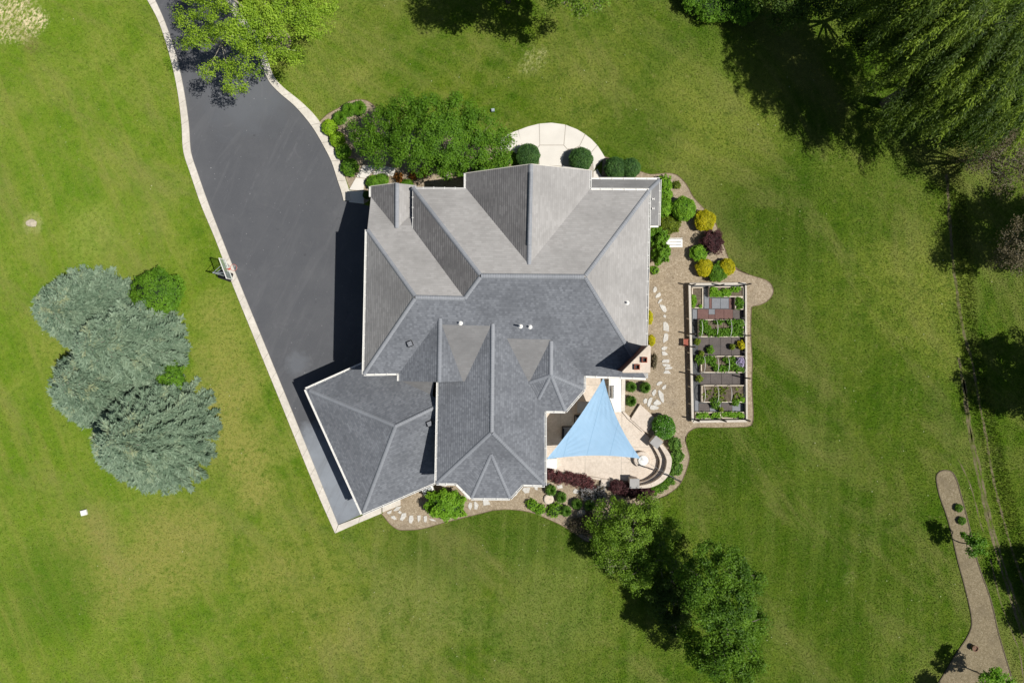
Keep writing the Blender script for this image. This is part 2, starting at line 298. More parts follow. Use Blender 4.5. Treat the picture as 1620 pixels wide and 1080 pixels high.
def tube(bm, path, rad, n=8, cap=True):
    path = [Vector(p) for p in path]; rings = []
    for i, p in enumerate(path):
        d = (path[min(i+1, len(path)-1)] - path[max(i-1, 0)]).normalized(); s = d.cross(Vector((0,0,1)))
        if s.length < 1e-3: s = d.cross(Vector((1,0,0)))
        s.normalize(); u = s.cross(d); r = rad[i] if isinstance(rad, (list, tuple)) else rad
        rings.append([bm.verts.new(p + s*(r*math.cos(2*math.pi*k/n)) + u*(r*math.sin(2*math.pi*k/n))) for k in range(n)])
    for a, b in zip(rings[:-1], rings[1:]):
        for k in range(n): bm.faces.new((a[k], a[(k+1)%n], b[(k+1)%n], b[k]))
    if cap: bm.faces.new(rings[0][::-1]); bm.faces.new(rings[-1])
def lathe(bm, c, prof, n=24):
    rings = [[bm.verts.new((c[0]+r*math.cos(2*math.pi*k/n), c[1]+r*math.sin(2*math.pi*k/n), c[2]+z)) for k in range(n)] for r, z in prof]
    for a, b in zip(rings[:-1], rings[1:]):
        for k in range(n): bm.faces.new((a[k], a[(k+1)%n], b[(k+1)%n], b[k]))
    bm.faces.new(rings[0][::-1]); bm.faces.new(rings[-1])
def smooth_pts(pts, k=6, closed=False):
    pts = [Vector(p) for p in pts]; out = []; n = len(pts)
    rngi = range(n) if closed else range(n-1)
    for i in rngi:
        g = (lambda j: pts[j % n]) if closed else (lambda j: pts[max(0, min(n-1, j))])
        p0, p1, p2, p3 = g(i-1), g(i), g(i+1), g(i+2)
        for s in range(k):
            u = s/k; out.append(.5*((2*p1)+(p2-p0)*u+(2*p0-5*p1+4*p2-p3)*u*u+(3*p1-p0-3*p2+p3)*u**3))
    if not closed: out.append(pts[-1])
    return out
def inpoly(x, y, poly):
    r = np.zeros(len(x), bool); n = len(poly); j = n-1
    for i in range(n):
        xi, yi, xj, yj = poly[i][0], poly[i][1], poly[j][0], poly[j][1]
        if yi != yj: r ^= ((yi > y) != (yj > y)) & (x < (xj-xi)*(y-yi)/(yj-yi)+xi)
        j = i
    return r
KEEP_OFF = []          # ground polygons where no grass grows

# ------------------------------------------------------------------ ground
bm = bmesh.new()
vs = [bm.verts.new(v) for v in ((-600,-600,0),(600,-600,0),(600,600,0),(-600,600,0))]; bm.faces.new(vs)
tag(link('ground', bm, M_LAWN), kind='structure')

def resample(pts, n):
    d = [0]
    for a, b in zip(pts[:-1], pts[1:]): d.append(d[-1]+(b-a).length)
    out = []
    for i in range(n+1):
        s = d[-1]*i/n; k = max(j for j in range(len(d)) if d[j] <= s+1e-9); k = min(k, len(pts)-2)
        u = (s-d[k])/max(1e-9, d[k+1]-d[k]); out.append(pts[k].lerp(pts[k+1], u))
    return out
# drive
Lout = [P(x,y) for x,y in ((150,-130),(205,-50),(233.3,0),(253,38),(271,95),(282,147),(288,196),(291,240),(303,278),(319,325),(342,380),(372.6,460),(440,625),(494.6,760),(530.6,842.6))]
Lin  = [P(x,y) for x,y in ((163,-135),(218,-50),(245.5,0),(264,42),(281,95),(292,147),(299,196),(302.5,240),(313.5,275),(330,322),(352.6,380),(384.4,460),(451,622),(505.7,757),(535.2,829.6))]
Rout = [P(x,y) for x,y in ((335,-80),(371,0),(395,40),(414,70),(422,89),(433,120),(449,139),(479,163.5),(505,191.5),(527,233),(537,252),(545,278),(552.5,301),(555,318))]
Rin  = [P(x,y) for x,y in ((322,-76),(358,2),(384,44),(404,75),(412,93),(424,126),(442,147),(468,169.5),(495,202),(517,240),(526,259),(534,284),(541,305),(544,318))]
Lo, Li, Ro, Ri = (smooth_pts(a, 6) for a in (Lout, Lin, Rout, Rin))
dr = Li + [P(575,812), P(700,765), P(700,560), P(600,330), P(552,318)] + Ri[::-1]
bm = bmesh.new(); prism(bm, dr, -.05, .004+.008); drive = tag(link('driveway', bm, M_ASPH), kind='structure')
KEEP_OFF.append(Lo + [P(604,811), P(700,765), P(700,560), P(600,330), P(555,318)] + Ro[::-1])
curb = tag(empty('driveway_curb', P(400,560)), kind='structure')
def ribbon(outer, inner, parent, name, mat, z1, seg=1.6, gap=.012):
    ln = sum((b-a).length for a, b in zip(outer[:-1], outer[1:])); n = max(1, round(ln/seg)); m = 6
    o = resample(outer, n*m); i_ = resample(inner, n*m)
    for k in range(n):
        oo = o[k*m:(k+1)*m+1]; ii = i_[k*m:(k+1)*m+1]
        d0 = (oo[1]-oo[0]).normalized()*gap; d1 = (oo[-1]-oo[-2]).normalized()*gap
        oo = [oo[0]+d0]+oo[1:-1]+[oo[-1]-d1]; ii = [ii[0]+d0]+ii[1:-1]+[ii[-1]-d1]
        slab(name, oo+ii[::-1], -.05, z1+random.uniform(-.004,.004), mat, parent)
ribbon(Lo, Li, curb, 'curb_slab', M_CONC, .10)
ribbon(Ro, Ri, curb, 'curb_slab', M_CONC, .10)
ribbon([P(530.6,842.6), P(567,826.5), P(604,811)], [P(535.8,829.6), P(571,816), P(604,800)], curb, 'curb_slab', M_CONC, .102, 1.6)
slab('curb_slab', QL('G', [(570,590),(725,527),(722,470),(570,540)]), -.05, .16, M_CONC, curb)

# ------------------------------------------------------------------ planting beds
bigbed = QL('FR', [(940,470),(1010,495),(1180,560),(1262,602),(1330,625)]) + QL('NE', [(220,95),(330,85),(400,95),(450,122),(520,200),(580,310),(680,420),(780,530),(820,640),(870,770),(920,900),(1000,990),(1110,1045)]) \
  + QL('G1', [(1070,28),(1130,65),(1270,115),(1390,150),(1460,190),(1500,260),(1490,330),(1430,400),(1350,440),(1275,455),(1257,500),(1252,800),(1268,1050)]) \
  + QL('G2', [(1210,400),(1225,700),(1215,800),(1180,835),(1060,845),(830,850),(640,850),(560,880),(515,930),(500,1000)]) \
  + QL('PT', [(1152,540),(1152,590),(1180,690),(1170,760),(1130,870),(1080,940),(990,1000),(900,1035)]) \
  + QL('SE', [(880,135),(790,168),(640,230),(520,300),(480,370),(400,320),(330,280),(200,225),(90,208),(0,212)]) \
  + QL('G', [(1500,580),(1300,630),(1100,680),(900,735),(750,745),(690,735),(630,690),(590,640),(555,600)])
bigbed_s = smooth_pts(bigbed, 4) + [P(606,812), P(600,790), P(690,740), P(800,600), P(1000,500), P(950,300)]
tag(slab('mulch_bed', bigbed_s, -.05, .03, M_MULCH), kind='structure'); KEEP_OFF.append(bigbed_s)
# thin steel edging along the bed (a real strip, casts the fine dark line)
def edging(path, name='bed_edging'):
    bm = bmesh.new(); p = [Vector((q[0], q[1], 0)) for q in path]
    for a, b in zip(p[:-1], p[1:]): beam(bm, a+Vector((0,0,.02)), b+Vector((0,0,.02)), .035, .08)
    return tag(link(name, bm, M_EDGE), kind='structure')
M_EDGE = speckle('rusty_edging', (.13,.085,.055), (.20,.14,.09), 20, 2, .3)
edging(smooth_pts(bigbed, 4))
nwbed = QL('NW', [(112,332),(180,270),(250,232),(300,197),(380,172),(450,178),(505,215),(550,270),(620,330)])
nwbed_s = smooth_pts(nwbed, 4) + QL('NW', [(1450,520),(1480,640),(1150,700),(1150,860),(480,880),(430,912),(330,800),(290,700),(240,580),(190,470),(140,380)])
tag(slab('mulch_bed', nwbed_s, -.05, .028, M_MULCH), kind='structure'); KEEP_OFF.append(nwbed_s); edging(smooth_pts(nwbed, 4))
estrip = QL('EB', [(243,110),(255,80),(285,70),(318,80),(340,118),(355,170),(380,260),(400,340),(440,510),(500,680),(540,850),(600,1050),(640,1180),(180,1180),(255,1075),(330,950),(395,850),(411,780),(385,650),(345,500),(315,370),(290,280),(258,190)])
estrip_s = smooth_pts(estrip, 4, True)
tag(slab('mulch_strip', estrip_s, -.05, .03, M_MULCH2), kind='structure'); KEEP_OFF.append(estrip_s)
bm = bmesh.new(); pp = estrip_s+[estrip_s[0]]
for a, b in zip(pp[:-1], pp[1:]): beam(bm, Vector((a[0],a[1],.02)), Vector((b[0],b[1],.02)), .07, .08)
tag(link('bed_edging', bm, speckle('dark_edge_soil', (.10,.08,.05), (.15,.12,.08), 20, 2, .3)), kind='structure')
ring = [P(441+20*math.cos(a), 66+19*math.sin(a)) for a in np.linspace(0, 2*math.pi, 24, endpoint=False)]
tag(slab('mulch_ring', ring, -.05, .02, M_MULCH), kind='structure'); KEEP_OFF.append(ring)
# wheel tracks on the right
def track(pts, wd, name='dirt_track'):
    pts = smooth_pts([P(*p) for p in pts], 10); bm = bmesh.new(); prev = None
    for i, p in enumerate(pts):
        d = (pts[min(i+1,len(pts)-1)]-pts[max(i-1,0)]).normalized(); s = Vector((-d.y, d.x, 0)); 
        k1 = wd*(.5+.5*mnoise.noise(p*1.7)); k2 = wd*(.5+.5*mnoise.noise(p*1.7+Vector((9,3,0))))
        r = (bm.verts.new(p+s*k1+Vector((0,0,.006))), bm.verts.new(p-s*k2+Vector((0,0,.006))))
        if prev: bm.faces.new((prev[0], prev[1], r[1], r[0]))
        prev = r
    TR.append(([(p.x,p.y) for p in pts], wd))
    return tag(link(name, bm, M_DIRT), kind='structure')
TR = []
track([(1497,275),(1502,340),(1508,420),(1518,490),(1528,540),(1536,562)], .22)
track([(1517,565),(1524,610),(1530,660),(1540,720),(1552,775),(1562,820),(1578,880),(1600,950),(1622,1020),(1640,1100)], .20)
track([(1525,600),(1532,650),(1538,690),(1550,740),(1560,790),(1570,830),(1590,900),(1610,960),(1640,1050)], .17)
track([(1536,562),(1550,640),(1560,690),(1568,740),(1578,785),(1590,830),(1604,880),(1622,930),(1640,990)], .17)
track([(1515,725),(1530,755),(1542,790),(1550,825),(1556,840)], .10)
track([(1567,885),(1580,940),(1595,985),(1612,1030),(1620,1080)], .10)

# ------------------------------------------------------------------ front walk of separate concrete slabs
walk = tag(empty('front_walk', P(860,220)), kind='structure')
W = [ [(60,330),(100,300),(170,268),(212,252),(243,360),(228,395),(150,430),(60,420)],
      [(216,251),(300,220),(391,197),(396,376),(372,406),(330,400),(247,380)],
      [(396,196),(500,188),(616,204),(601,376),(401,376)],
      [(622,206),(720,245),(783,284),(735,383),(690,405),(635,410),(607,379)],
      [(788,288),(840,328),(888,378),(836,438),(800,420),(740,388)],
      [(892,382),(930,440),(958,488),(880,540),(860,600),(850,500),(840,443)],
      [(401,382),(601,382),(634,418),(600,470),(585,555),(398,550),(392,470),(376,412)],
      [(858,606),(890,580),(935,660),(940,700),(855,700)] ]
M_JOINT = speckle('joint_sand', (.40,.36,.31), (.48,.44,.38), 25, .9, .2)
slab('walk_base', inset(QL('FR', [(62,332),(170,270),(300,222),(400,197),(500,190),(618,207),(718,247),(798,297),(878,372),(928,442),(955,490),(935,660),(855,690),(400,545),(150,425)]), .02) if 'inset' in globals() else QL('FR', [(64,334),(172,272),(302,224),(402,199),(500,192),(616,209),(716,249),(796,299),(876,374),(926,444),(950,490),(880,560),(857,600),(857,690),(400,545),(150,425)]), -.05, .052, M_JOINT, walk)
for p in W: slab('walk_slab', QL('FR', p), -.05, .07+random.uniform(-.004,.004), M_WALK, walk)
KEEP_OFF.append(QL('FR', [(60,330),(100,300),(170,268),(300,220),(400,195),(500,188),(620,205),(720,245),(800,295),(880,370),(930,440),(960,490),(960,700),(60,700)]))
swalk = tag(empty('side_walk', P(565,300)), kind='structure')
for p in ([(327,812),(376,726),(440,735),(428,818)], [(378,722),(425,640),(540,640),(480,700),(442,731)], [(327,818),(428,822),(432,912),(327,900)], [(544,640),(660,660),(640,715),(490,702)]):
    slab('walk_slab', QL('NW', p), -.05, .075, M_WALK, swalk)

# ------------------------------------------------------------------ house
house = empty('brick_house', P(810,540), 'large house with complex hipped roof of grey shingles, black driveway to its left', 'house')
ZE = 5.6
# height planes
def plane3(a, b, c):
    a, b, c = P(*a), P(*b), P(*c); n = (b-a).cross(c-a); return (a, n)
def onplane(pl, x, y):
    o = Vector((0,0,H)); d = P(x, y, 0) - o; a, n = pl; t_ = (a-o).dot(n)/d.dot(n); return o + d*t_
ROOF = []
def roof_face(pts, mat, edir, parent=None):
    """pts world vectors; edir = eave direction for the courses"""
    bm = bmesh.new(); uvl = bm.loops.layers.uv.new('UVMap')
    n = Vector((0,0,0))
    for i in range(len(pts)): n += (pts[i]-pts[0]).cross(pts[(i+1)%len(pts)]-pts[0])
    n.normalize()
    if n.z < 0: pts = pts[::-1]; n = -n
    u = (edir - n*edir.dot(n)).normalized(); v = n.cross(u)
    if v.z < 0: v = -v
    # every course is a real step: butt edge proud by 14 mm, tucked under the next one
    RH = .155; Hs = .014; uvp = [(p.dot(u), p.dot(v)) for p in pts]; base_ = pts[0].dot(n)
    vs_ = [q[1] for q in uvp]
    def clip(poly, val, keep_above):
        out = []
        for i in range(len(poly)):
            a, b = poly[i], poly[(i+1) % len(poly)]; ia = (a[1] >= val) if keep_above else (a[1] <= val); ib = (b[1] >= val) if keep_above else (b[1] <= val)
            if ia: out.append(a)
            if ia != ib:
                t_ = (val-a[1])/(b[1]-a[1]); out.append(tuple(a[m]+(b[m]-a[m])*t_ for m in range(5)))
        return out
    full = [(q[0], q[1], p.x, p.y, p.z) for q, p in zip(uvp, pts)]
    k0, k1 = int(math.floor(min(vs_)/RH)), int(math.floor(max(vs_)/RH))
    for k in range(k0, k1+1):
        st = clip(clip(full, k*RH, True), (k+1)*RH, False) if len(full) > 2 else []
        st = [q for i, q in enumerate(st) if math.hypot(q[0]-st[i-1][0], q[1]-st[i-1][1]) > 1e-4]
        if len(st) < 3: continue
        top = []
        for q in st: top.append(bm.verts.new(Vector(q[2:5]) + n*(Hs*(1-(q[1]-k*RH)/RH))))
        try: f = bm.faces.new(top)
        except ValueError: continue
        for lp, q in zip(f.loops, st): lp[uvl].uv = (q[0], q[1])
        for i in range(len(st)):
            a, b = st[i], st[(i+1) % len(st)]
            if abs(a[1]-k*RH) < 1e-5 and abs(b[1]-k*RH) < 1e-5 and abs(a[0]-b[0]) > 1e-4:
                lo0, lo1 = bm.verts.new(Vector(a[2:5])-n*.002), bm.verts.new(Vector(b[2:5])-n*.002)
                rf = bm.faces.new((top[i], lo0, lo1, top[(i+1) % len(st)]))
                for lp in rf.loops: lp[uvl].uv = (a[0], a[1]+.01)
    up_ = [bm.verts.new(p-Vector((0,0,.004))) for p in pts]
    lo = [bm.verts.new(p-Vector((0,0,.12))) for p in pts]
    for i in range(len(pts)): bm.faces.new((up_[i], lo[i], lo[(i+1)%len(pts)], up_[(i+1)%len(pts)]))
    bm.faces.new(lo[::-1]); bm.faces.new(up_)
    me = bpy.data.meshes.new('roof'); bm.to_mesh(me); bm.free(); me.materials.append(mat)
    o = bpy.data.objects.new('roof_slope', me); COL.objects.link(o); o.parent = parent or house; o.matrix_parent_inverse = world_inv(o.parent)
    return o
EX = Vector((math.cos(-.016), math.sin(-.016), 0)); EY = Vector((-EX.y, EX.x, 0))
def R_(x, y, z): return P(x, y, z)
MR = 8.0
ridL, ridR = R_(761,436.3,MR), R_(924.4,437.6,MR)
# main back plane
plB = plane3((761,436.3,MR), (924.4,437.6,MR), (798,594.5,ZE))
B = lambda x, y: onplane(plB, x, y)
wL, wR = B(657.5,470), B(735,472)
cSW = R_(575.7,591.5,ZE); cSE = R_(1022,598,ZE); c924 = R_(924,594.3,ZE)
g1t = B(696,503.3); g1v = R_(631.3,590.6,ZE); s1l = B(698.9,513.5); s1r = B(776.7,515.4); swt = B(779.2,512); s2l = B(801.7,535.2); s2r = B(871.5,537)
roof_face([ridL, ridR, cSE, c924, s2r, s2l, swt, s1r, s1l, g1t, g1v, cSW, wL, wR], M_SHD, EX)
# front planes
cNE = R_(1026.9,301.3,ZE); nNE = R_(932.6,300.4,ZE); nNW = R_(736.9,297.2,ZE); cNM = R_(652.8,296.2,ZE)
plF = plane3((761,436.3,MR), (924.4,437.6,MR), (1026.9,301.3,ZE)); Fp = lambda x, y: onplane(plF, x, y)
ngj = Fp(836.9,418.5)
roof_face([ridL, ridR, cNE, nNE, ngj, nNW, cNM], M_SHL, EX)
roof_face([ridR, cNE, R_(1022.6,560,ZE), cSE], M_SHL, EY)                                   # right slope
# left slope of the middle volume
vW = R_(652.6,360.6,ZE)
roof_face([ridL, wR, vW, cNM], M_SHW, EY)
# west wing: left slope, front slope running down past the eave
cW = R_(581.2,363.2,ZE)
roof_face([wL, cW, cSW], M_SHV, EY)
plW = plane3((657.5,470,wL.z), (735,472,wR.z), (581.2,363.2,ZE)); Wp = lambda x, y: onplane(plW, x, y)
gwl = Wp(586.9,311.5)
roof_face([wL, wR, vW, Wp(665,330), Wp(665,305), Wp(587,305), gwl, cW], M_SHL, EX)
# small west gable
gwz = gwl.z; gpk = R_(627.6,289.8,gwz+1.03); gend = Vector((gpk.x+.1, Wp(627.6,361.3).y, gpk.z)); gLc = R_(586.9,295,gwz)
plg = (gpk, (gLc-gpk).cross(gend-gpk))
gj = Wp(627.6,361.3); gj = Vector((gj.x, gj.y, gpk.z))
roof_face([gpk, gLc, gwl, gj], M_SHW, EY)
dxr = 1.25; gR = Vector((gpk.x+dxr, gpk.y, gpk.z-.52*dxr)); gRb = Vector((gj.x+dxr, gj.y+.2, gj.z-.52*dxr))
roof_face([gpk, gj, gRb, gR], M_SHL, EY)
# north gable
npk = R_(839.8,260,ngj.z); nLc = R_(736.9,274.3,ZE); nRc = R_(933.3,269.8,ZE)
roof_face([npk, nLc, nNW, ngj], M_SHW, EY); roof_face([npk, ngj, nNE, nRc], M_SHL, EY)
# entry porch gable under it
ppk = R_(890.7,263,4.6); pr_b = Vector((ppk.x, ppk.y-1.8, ppk.z))
for s in (-1, 1): roof_face([ppk, ppk+Vector((s*1.5,0,-.75)), pr_b+Vector((s*1.5,0,-.75)), pr_b], M_SHL, EY)
# pent roof on the north-east corner
zp = 3.2; q1, q2, q3, q4 = R_(932,283.6,zp), R_(1043.5,284.2,zp), R_(1041.7,356.9,zp), R_(1019,357,zp)
i1, i2, i3 = Vector((q1.x, q1.y-1.7, zp+.8)), Vector((q2.x-1.7, q2.y-1.7, zp+.8)), Vector((q3.x-1.7, q3.y, zp+.8))
roof_face([q1, q2, i2, i1], M_SHM, EX); roof_face([q2, q3, i3, i2], M_SHM, EY)
# back gable 1
G1Z = g1t.z; g1b = R_(694.3,604.2,G1Z); g1l = R_(631.3,602.4,ZE)
roof_face([g1t, g1v, g1l, g1b], M_SHD, EY)
# south wing
SZ = swt.z; sre = R_(777.6,683.3,SZ); sNW = R_(693.8,590,ZE); sSW = R_(690.3,764,ZE); sSE = R_(862,767.3,ZE); sNE = R_(861.9,650,ZE)
plSL = (swt, (sre-swt).cross(sSW-swt)); plSR = (swt, (sre-swt).cross(sSE-swt))
sad1 = onplane(plSL, 735,603.5); sad2 = onplane(plSR, 837,605)
g1r = R_(732.2,603,sad1.z)
roof_face([g1t, g1b, g1r, s1l], M_SHD, EY)
roof_face([s1l, g1r, sad1, s1r], M_SHM, EX)
roof_face([swt, s1r, sad1, R_(712,603.5,onplane(plSL,712,603.5).z), onplane(plSL,693.6,603), sSW, sre], M_SHD, EY)
sv3 = onplane(plSR, 851.7,631.5)
roof_face([swt, sre, sSE, sNE, sv3, sad2, s2l], M_SHD, EY)
roof_face([s2l, sad2, s2r], M_SHM, EX)
# end hip with bay
plSE = plane3((777.6,683.3,SZ), (690.3,764,ZE), (862,767.3,ZE)); bay = onplane(plSE, 776.7,718.5)
b1, b2, b3, b4 = R_(722,764.2,ZE), R_(745.6,787.6,ZE), R_(806.8,787.8,ZE), R_(826.7,766,ZE)
roof_face([sre, sSW, b1, bay], M_SHD, EX); roof_face([sre, bay, b4, sSE], M_SHD, EX)
roof_face([bay, b1, b2], M_SHD, (b2-b1).normalized()); roof_face([bay, b2, b3], M_SHD, EX); roof_face([bay, b3, b4], M_SHD, (b4-b3).normalized())
# octagonal turret roof
OZ = s2r.z; oap = R_(871.3,593.2,OZ); o1, o2 = R_(923.9,615.7,ZE), R_(894.3,650.3,ZE)
roof_face([s2r, oap, sad2], M_SHD, EY); roof_face([s2r, c924, o1, oap], M_SHD, EY)
roof_face([oap, o1, o2], M_SHD, (o2-o1).normalized()); roof_face([oap, o2, sNE, sv3], M_SHD, EX); roof_face([oap, sv3, sad2], M_SHD, (sad2-sv3).normalized())
# garage
GE = 3.0; GZ = 5.2
a1, a2, a3, a4, a5 = R_(483.8,615.6,GE), R_(573.1,812.5,GE), R_(688,763,GE), R_(625.2,673.9,GZ), R_(576,574.4,GE)
plG1 = plane3((483.8,615.6,GE), (625.2,673.9,GZ), (576,574.4,GE)); plG3 = plane3((573.1,812.5,GE), (688,763,GE), (625.2,673.9,GZ))
rd = (P(687.2,644.3,GZ)-a4).normalized(); a6 = a4 + rd*3.6
ed = (a5-a1).normalized()
roof_face([a1, a4, a6, a6+(a5-a1-ed*(a5-a1).length)+ (a1-a4)+rd*2.2-ed*.0, a5], M_SHD, rd)
roof_face([a1, a2, a4], M_SHD, (a2-a1).normalized())
roof_face([a4, a2, a3, a3+(a6-a3).normalized()*.02+Vector((.5,.25,0)), a6], M_SHD, rd)
# little cricket behind the garage
k1, k2 = onplane(plG1, 632.6,602.6), onplane(plG1, 684,626); k3 = k2+Vector((.15,1.0,.15)); 
roof_face([k1+Vector((0,0,.01)), k2+Vector((0,0,.01)), k3+Vector((0,.05,.25)), k1+Vector((.5,.5,.3))], M_SHM, EX)

# ridge and hip caps
def cap(a, b, mat=M_CAPS, w_=.30, lift=.05, thick=.05, cut0=.0, cut1=.0):
    a, b = Vector(a), Vector(b); d = (b-a); ln = d.length; d.normalize(); a = a+d*cut0; b = b-d*cut1; ln = (b-a).length
    s = Vector((-d.y, d.x, 0)).normalized(); bm = bmesh.new(); uvl = bm.loops.layers.uv.new('UVMap')
    prof = [(-w_/2, -.045), (-w_*.25, lift*.8), (0, lift+.01), (w_*.25, lift*.8), (w_/2, -.045)]
    n = max(1, int(ln/.155)); rings = []
    for i in range(n):
        for e, up in ((0, .012), (1, 0)):
            p = a+d*(ln*(i+e)/n); rings.append([bm.verts.new(p+s*x+Vector((0,0,z+up))) for x, z in prof])
    for r0, r1 in zip(rings[:-1], rings[1:]):
        for k in range(4):
            f = bm.faces.new((r0[k], r0[k+1], r1[k+1], r1[k]))
            for lp in f.loops: c_ = lp.vert.co-a; lp[uvl].uv = (c_.dot(s)+.5, c_.dot(d))
    bm.faces.new(rings[0][::-1]); bm.faces.new(rings[-1])
    o = link('ridge_cap', bm, mat, house); return o
cap(ridL, ridR, w_=.34, lift=.09); cap(ridR, cNE, cut0=.1); cap(ridR, cSE, cut0=.1, cut1=1.5, mat=M_CAPD); cap(ridL, cNM, cut0=.1)
cap(ridL, wR, cut0=.1, mat=M_CAPS); cap(wL, wR, w_=.32, lift=.08); cap(wL, cW, cut0=.1); cap(wL, cSW, cut0=.1, mat=M_CAPS)
cap(gpk, gj, w_=.3, lift=.08); cap(npk, ngj, w_=.30, lift=.06); cap(npk+Vector((0,-.55,.04)), ngj+Vector((0,1.25,.04)), w_=.30, lift=.12)
cap(ppk, pr_b, mat=M_CAPD, w_=.18)
cap(g1t, g1b, mat=M_CAPD); cap(swt, sre, mat=M_CAPS, lift=.08); cap(sre, sSW, mat=M_CAPD, cut0=.1); cap(sre, sSE, mat=M_CAPD, cut0=.1)
cap(bay, b2, mat=M_CAPD); cap(bay, b3, mat=M_CAPD)
cap(s2r+Vector((0,-.1,0)), oap, mat=M_CAPS); cap(oap, o1, mat=M_CAPD); cap(oap, o2, mat=M_CAPD); cap(oap, sv3, mat=M_CAPD); cap(oap, sad2, mat=M_CAPD)
cap(a1, a4, mat=M_CAPD, cut0=.3); cap(a4, a6, mat=M_CAPS, lift=.08); cap(a4, a2, mat=M_CAPD, cut1=.2); cap(q2, i2, mat=M_CAPD)

# gutters: open troughs with hangers
def gutter(path, side=1, wd=.11):
    bm = bmesh.new()
    for i, (a, b) in enumerate(zip(path[:-1], path[1:])):
        a, b = Vector(a), Vector(b); d = (b-a).normalized(); s = Vector((d.y, -d.x, 0))*side; zz = Vector((0,0,-.01))
        beam(bm, a+zz+s*wd, b+zz+s*wd, .035, .12)                # outer lip
        beam(bm, a+zz+s*.012+Vector((0,0,-.02)), b+zz+s*.012+Vector((0,0,-.02)), .03, .10)
        beam(bm, a+s*(wd*.5)+Vector((0,0,-.075)), b+s*(wd*.5)+Vector((0,0,-.075)), wd, .012)
        n = int((b-a).length/.9)
        for k in range(1, n+1):
            p = a.lerp(b, k/(n+1)); beam(bm, p-s*.04+Vector((0,0,.045)), p+s*(wd+.01)+Vector((0,0,.045)), .035, .012)
    return link('gutter', bm, M_WHITE, house)
gutter([cW+Vector((-.03,0,0)), cSW], 1); gutter([cSW, g1v]+[g1l]); gutter([nNW, cNM, vW], -1); gutter([nLc, nNW], 1); gutter([nRc, nNE, cNE, R_(1021.5,548,ZE)], -1)
gutter([cSE+Vector((0,.35,0)), cSE, c924, o1, o2, sNE, sSE, b4, b3, b2, b1, sSW, R_(693.4,604.5,ZE)], -1 if False else 1) if False else None
def gutter_ring(path): return gutter(path, 1)
gutter([R_(693.4,604.5,ZE), sSW, b1, b2, b3, b4, sSE, sNE, o2, o1, c924, cSE, cSE+Vector((0,.35,0))], 1)
gutter([gLc, gwl], 1); gutter([a5, a1, a2, a3], 1 if False else 1); gutter([q4, q3, q2, q1], 1)
# rake boards on the gable ends
def rake(a, b):
    bm = bmesh.new(); beam(bm, Vector(a)+Vector((0,.02,-.06)), Vector(b)+Vector((0,.02,-.06)), .04, .12); link('rake_board', bm, M_FASC, house)
rake(npk, nLc); rake(npk, nRc); rake(gpk, gLc)

# walls, soffits
def inset(pts, d):
    out = []; n = len(pts); A = sum(pts[i][0]*pts[(i+1)%n][1]-pts[(i+1)%n][0]*pts[i][1] for i in range(n)); sg = 1 if A > 0 else -1
    for i in range(n):
        p0, p1, p2 = pts[i-1], pts[i], pts[(i+1)%n]
        d1 = Vector((p1[0]-p0[0], p1[1]-p0[1], 0)).normalized(); d2 = Vector((p2[0]-p1[0], p2[1]-p1[1], 0)).normalized()
        n1 = Vector((-d1.y, d1.x, 0))*sg; n2 = Vector((-d2.y, d2.x, 0))*sg; m = (n1+n2); m = m/max(.4, m.dot(n1))
        out.append(Vector((p1[0], p1[1], 0)) + m*d)
    return out
main_fp = [cSW, g1v, g1l, g1b, R_(693.8,604,ZE), sSW, b1, b2, b3, b4, sSE, sNE, o2, o1, c924, cSE, cNE, nNE, nRc, nLc, nNW, cNM, Vector((cNM.x, cW.y-.8, ZE)), cW]
fp = [Vector((p.x, p.y, 0)) for p in main_fp if True]
fp = [p for i, p in enumerate(fp) if (p-fp[i-1]).length > .05]
slab('wall', inset(fp, .38), -.1, ZE-.16, M_WALL, house)
slab('soffit', inset(fp, .03), ZE-.16, ZE-.13, M_FASC, house)
gf = [Vector((p.x,p.y,0)) for p in (a1, a2, a3, R_(688,650,GE), R_(640,580,GE), a5)]
slab('wall', inset(gf, .4), -.1, GE-.16, M_WALL, house); slab('soffit', inset(gf, .03), GE-.16, GE-.13, M_FASC, house)
wf = [Vector((p.x,p.y,0)) for p in (gLc, Vector((gLc.x, cW.y+.3, 0)), Vector((cNM.x+.5, cW.y+.3, 0)), Vector((cNM.x+.5, gLc.y, 0)))]
slab('wall', inset(wf, .3), -.1, gwz-.14, M_WALL, house)
bm = bmesh.new(); gy = nLc.y-.4
vv = [bm.verts.new(v) for v in ((nLc.x+.4, gy, ZE-.13), (nRc.x-.4, gy, ZE-.13), (npk.x, gy, npk.z-.2))]; bm.faces.new(vv)
ex = bmesh.ops.extrude_face_region(bm, geom=bm.faces[:]); bmesh.ops.translate(bm, vec=(0,-.15,0), verts=[v for v in ex['geom'] if isinstance(v, bmesh.types.BMVert)])
link('gable_wall', bm, M_WALL, house)
for (x0, z0, x1) in ((ppk.x-1.2, 3.8, ppk.x-1.05), (ppk.x+1.05, 3.8, ppk.x+1.2)):
    slab('porch_post', [(x0,ppk.y-.4),(x1,ppk.y-.4),(x1,ppk.y-.25),(x0,ppk.y-.25)], 0, 3.8, M_WHITE, house)
pf = [(i1.x,i1.y),(i2.x-.02,i2.y),(i3.x,i3.y),(q3.x-.35,q3.y+.2),(q2.x-.35,q2.y-.35),(q1.x,q1.y-.35)]
slab('wall', [(i1.x+.3,i1.y),(i2.x,i2.y),(i3.x,i3.y),(q3.x-.35,q3.y+.02),(q2.x-.35,q2.y-.35),(q1.x+.3,q1.y-.35)], -.1, zp-.12, M_WALL, house)

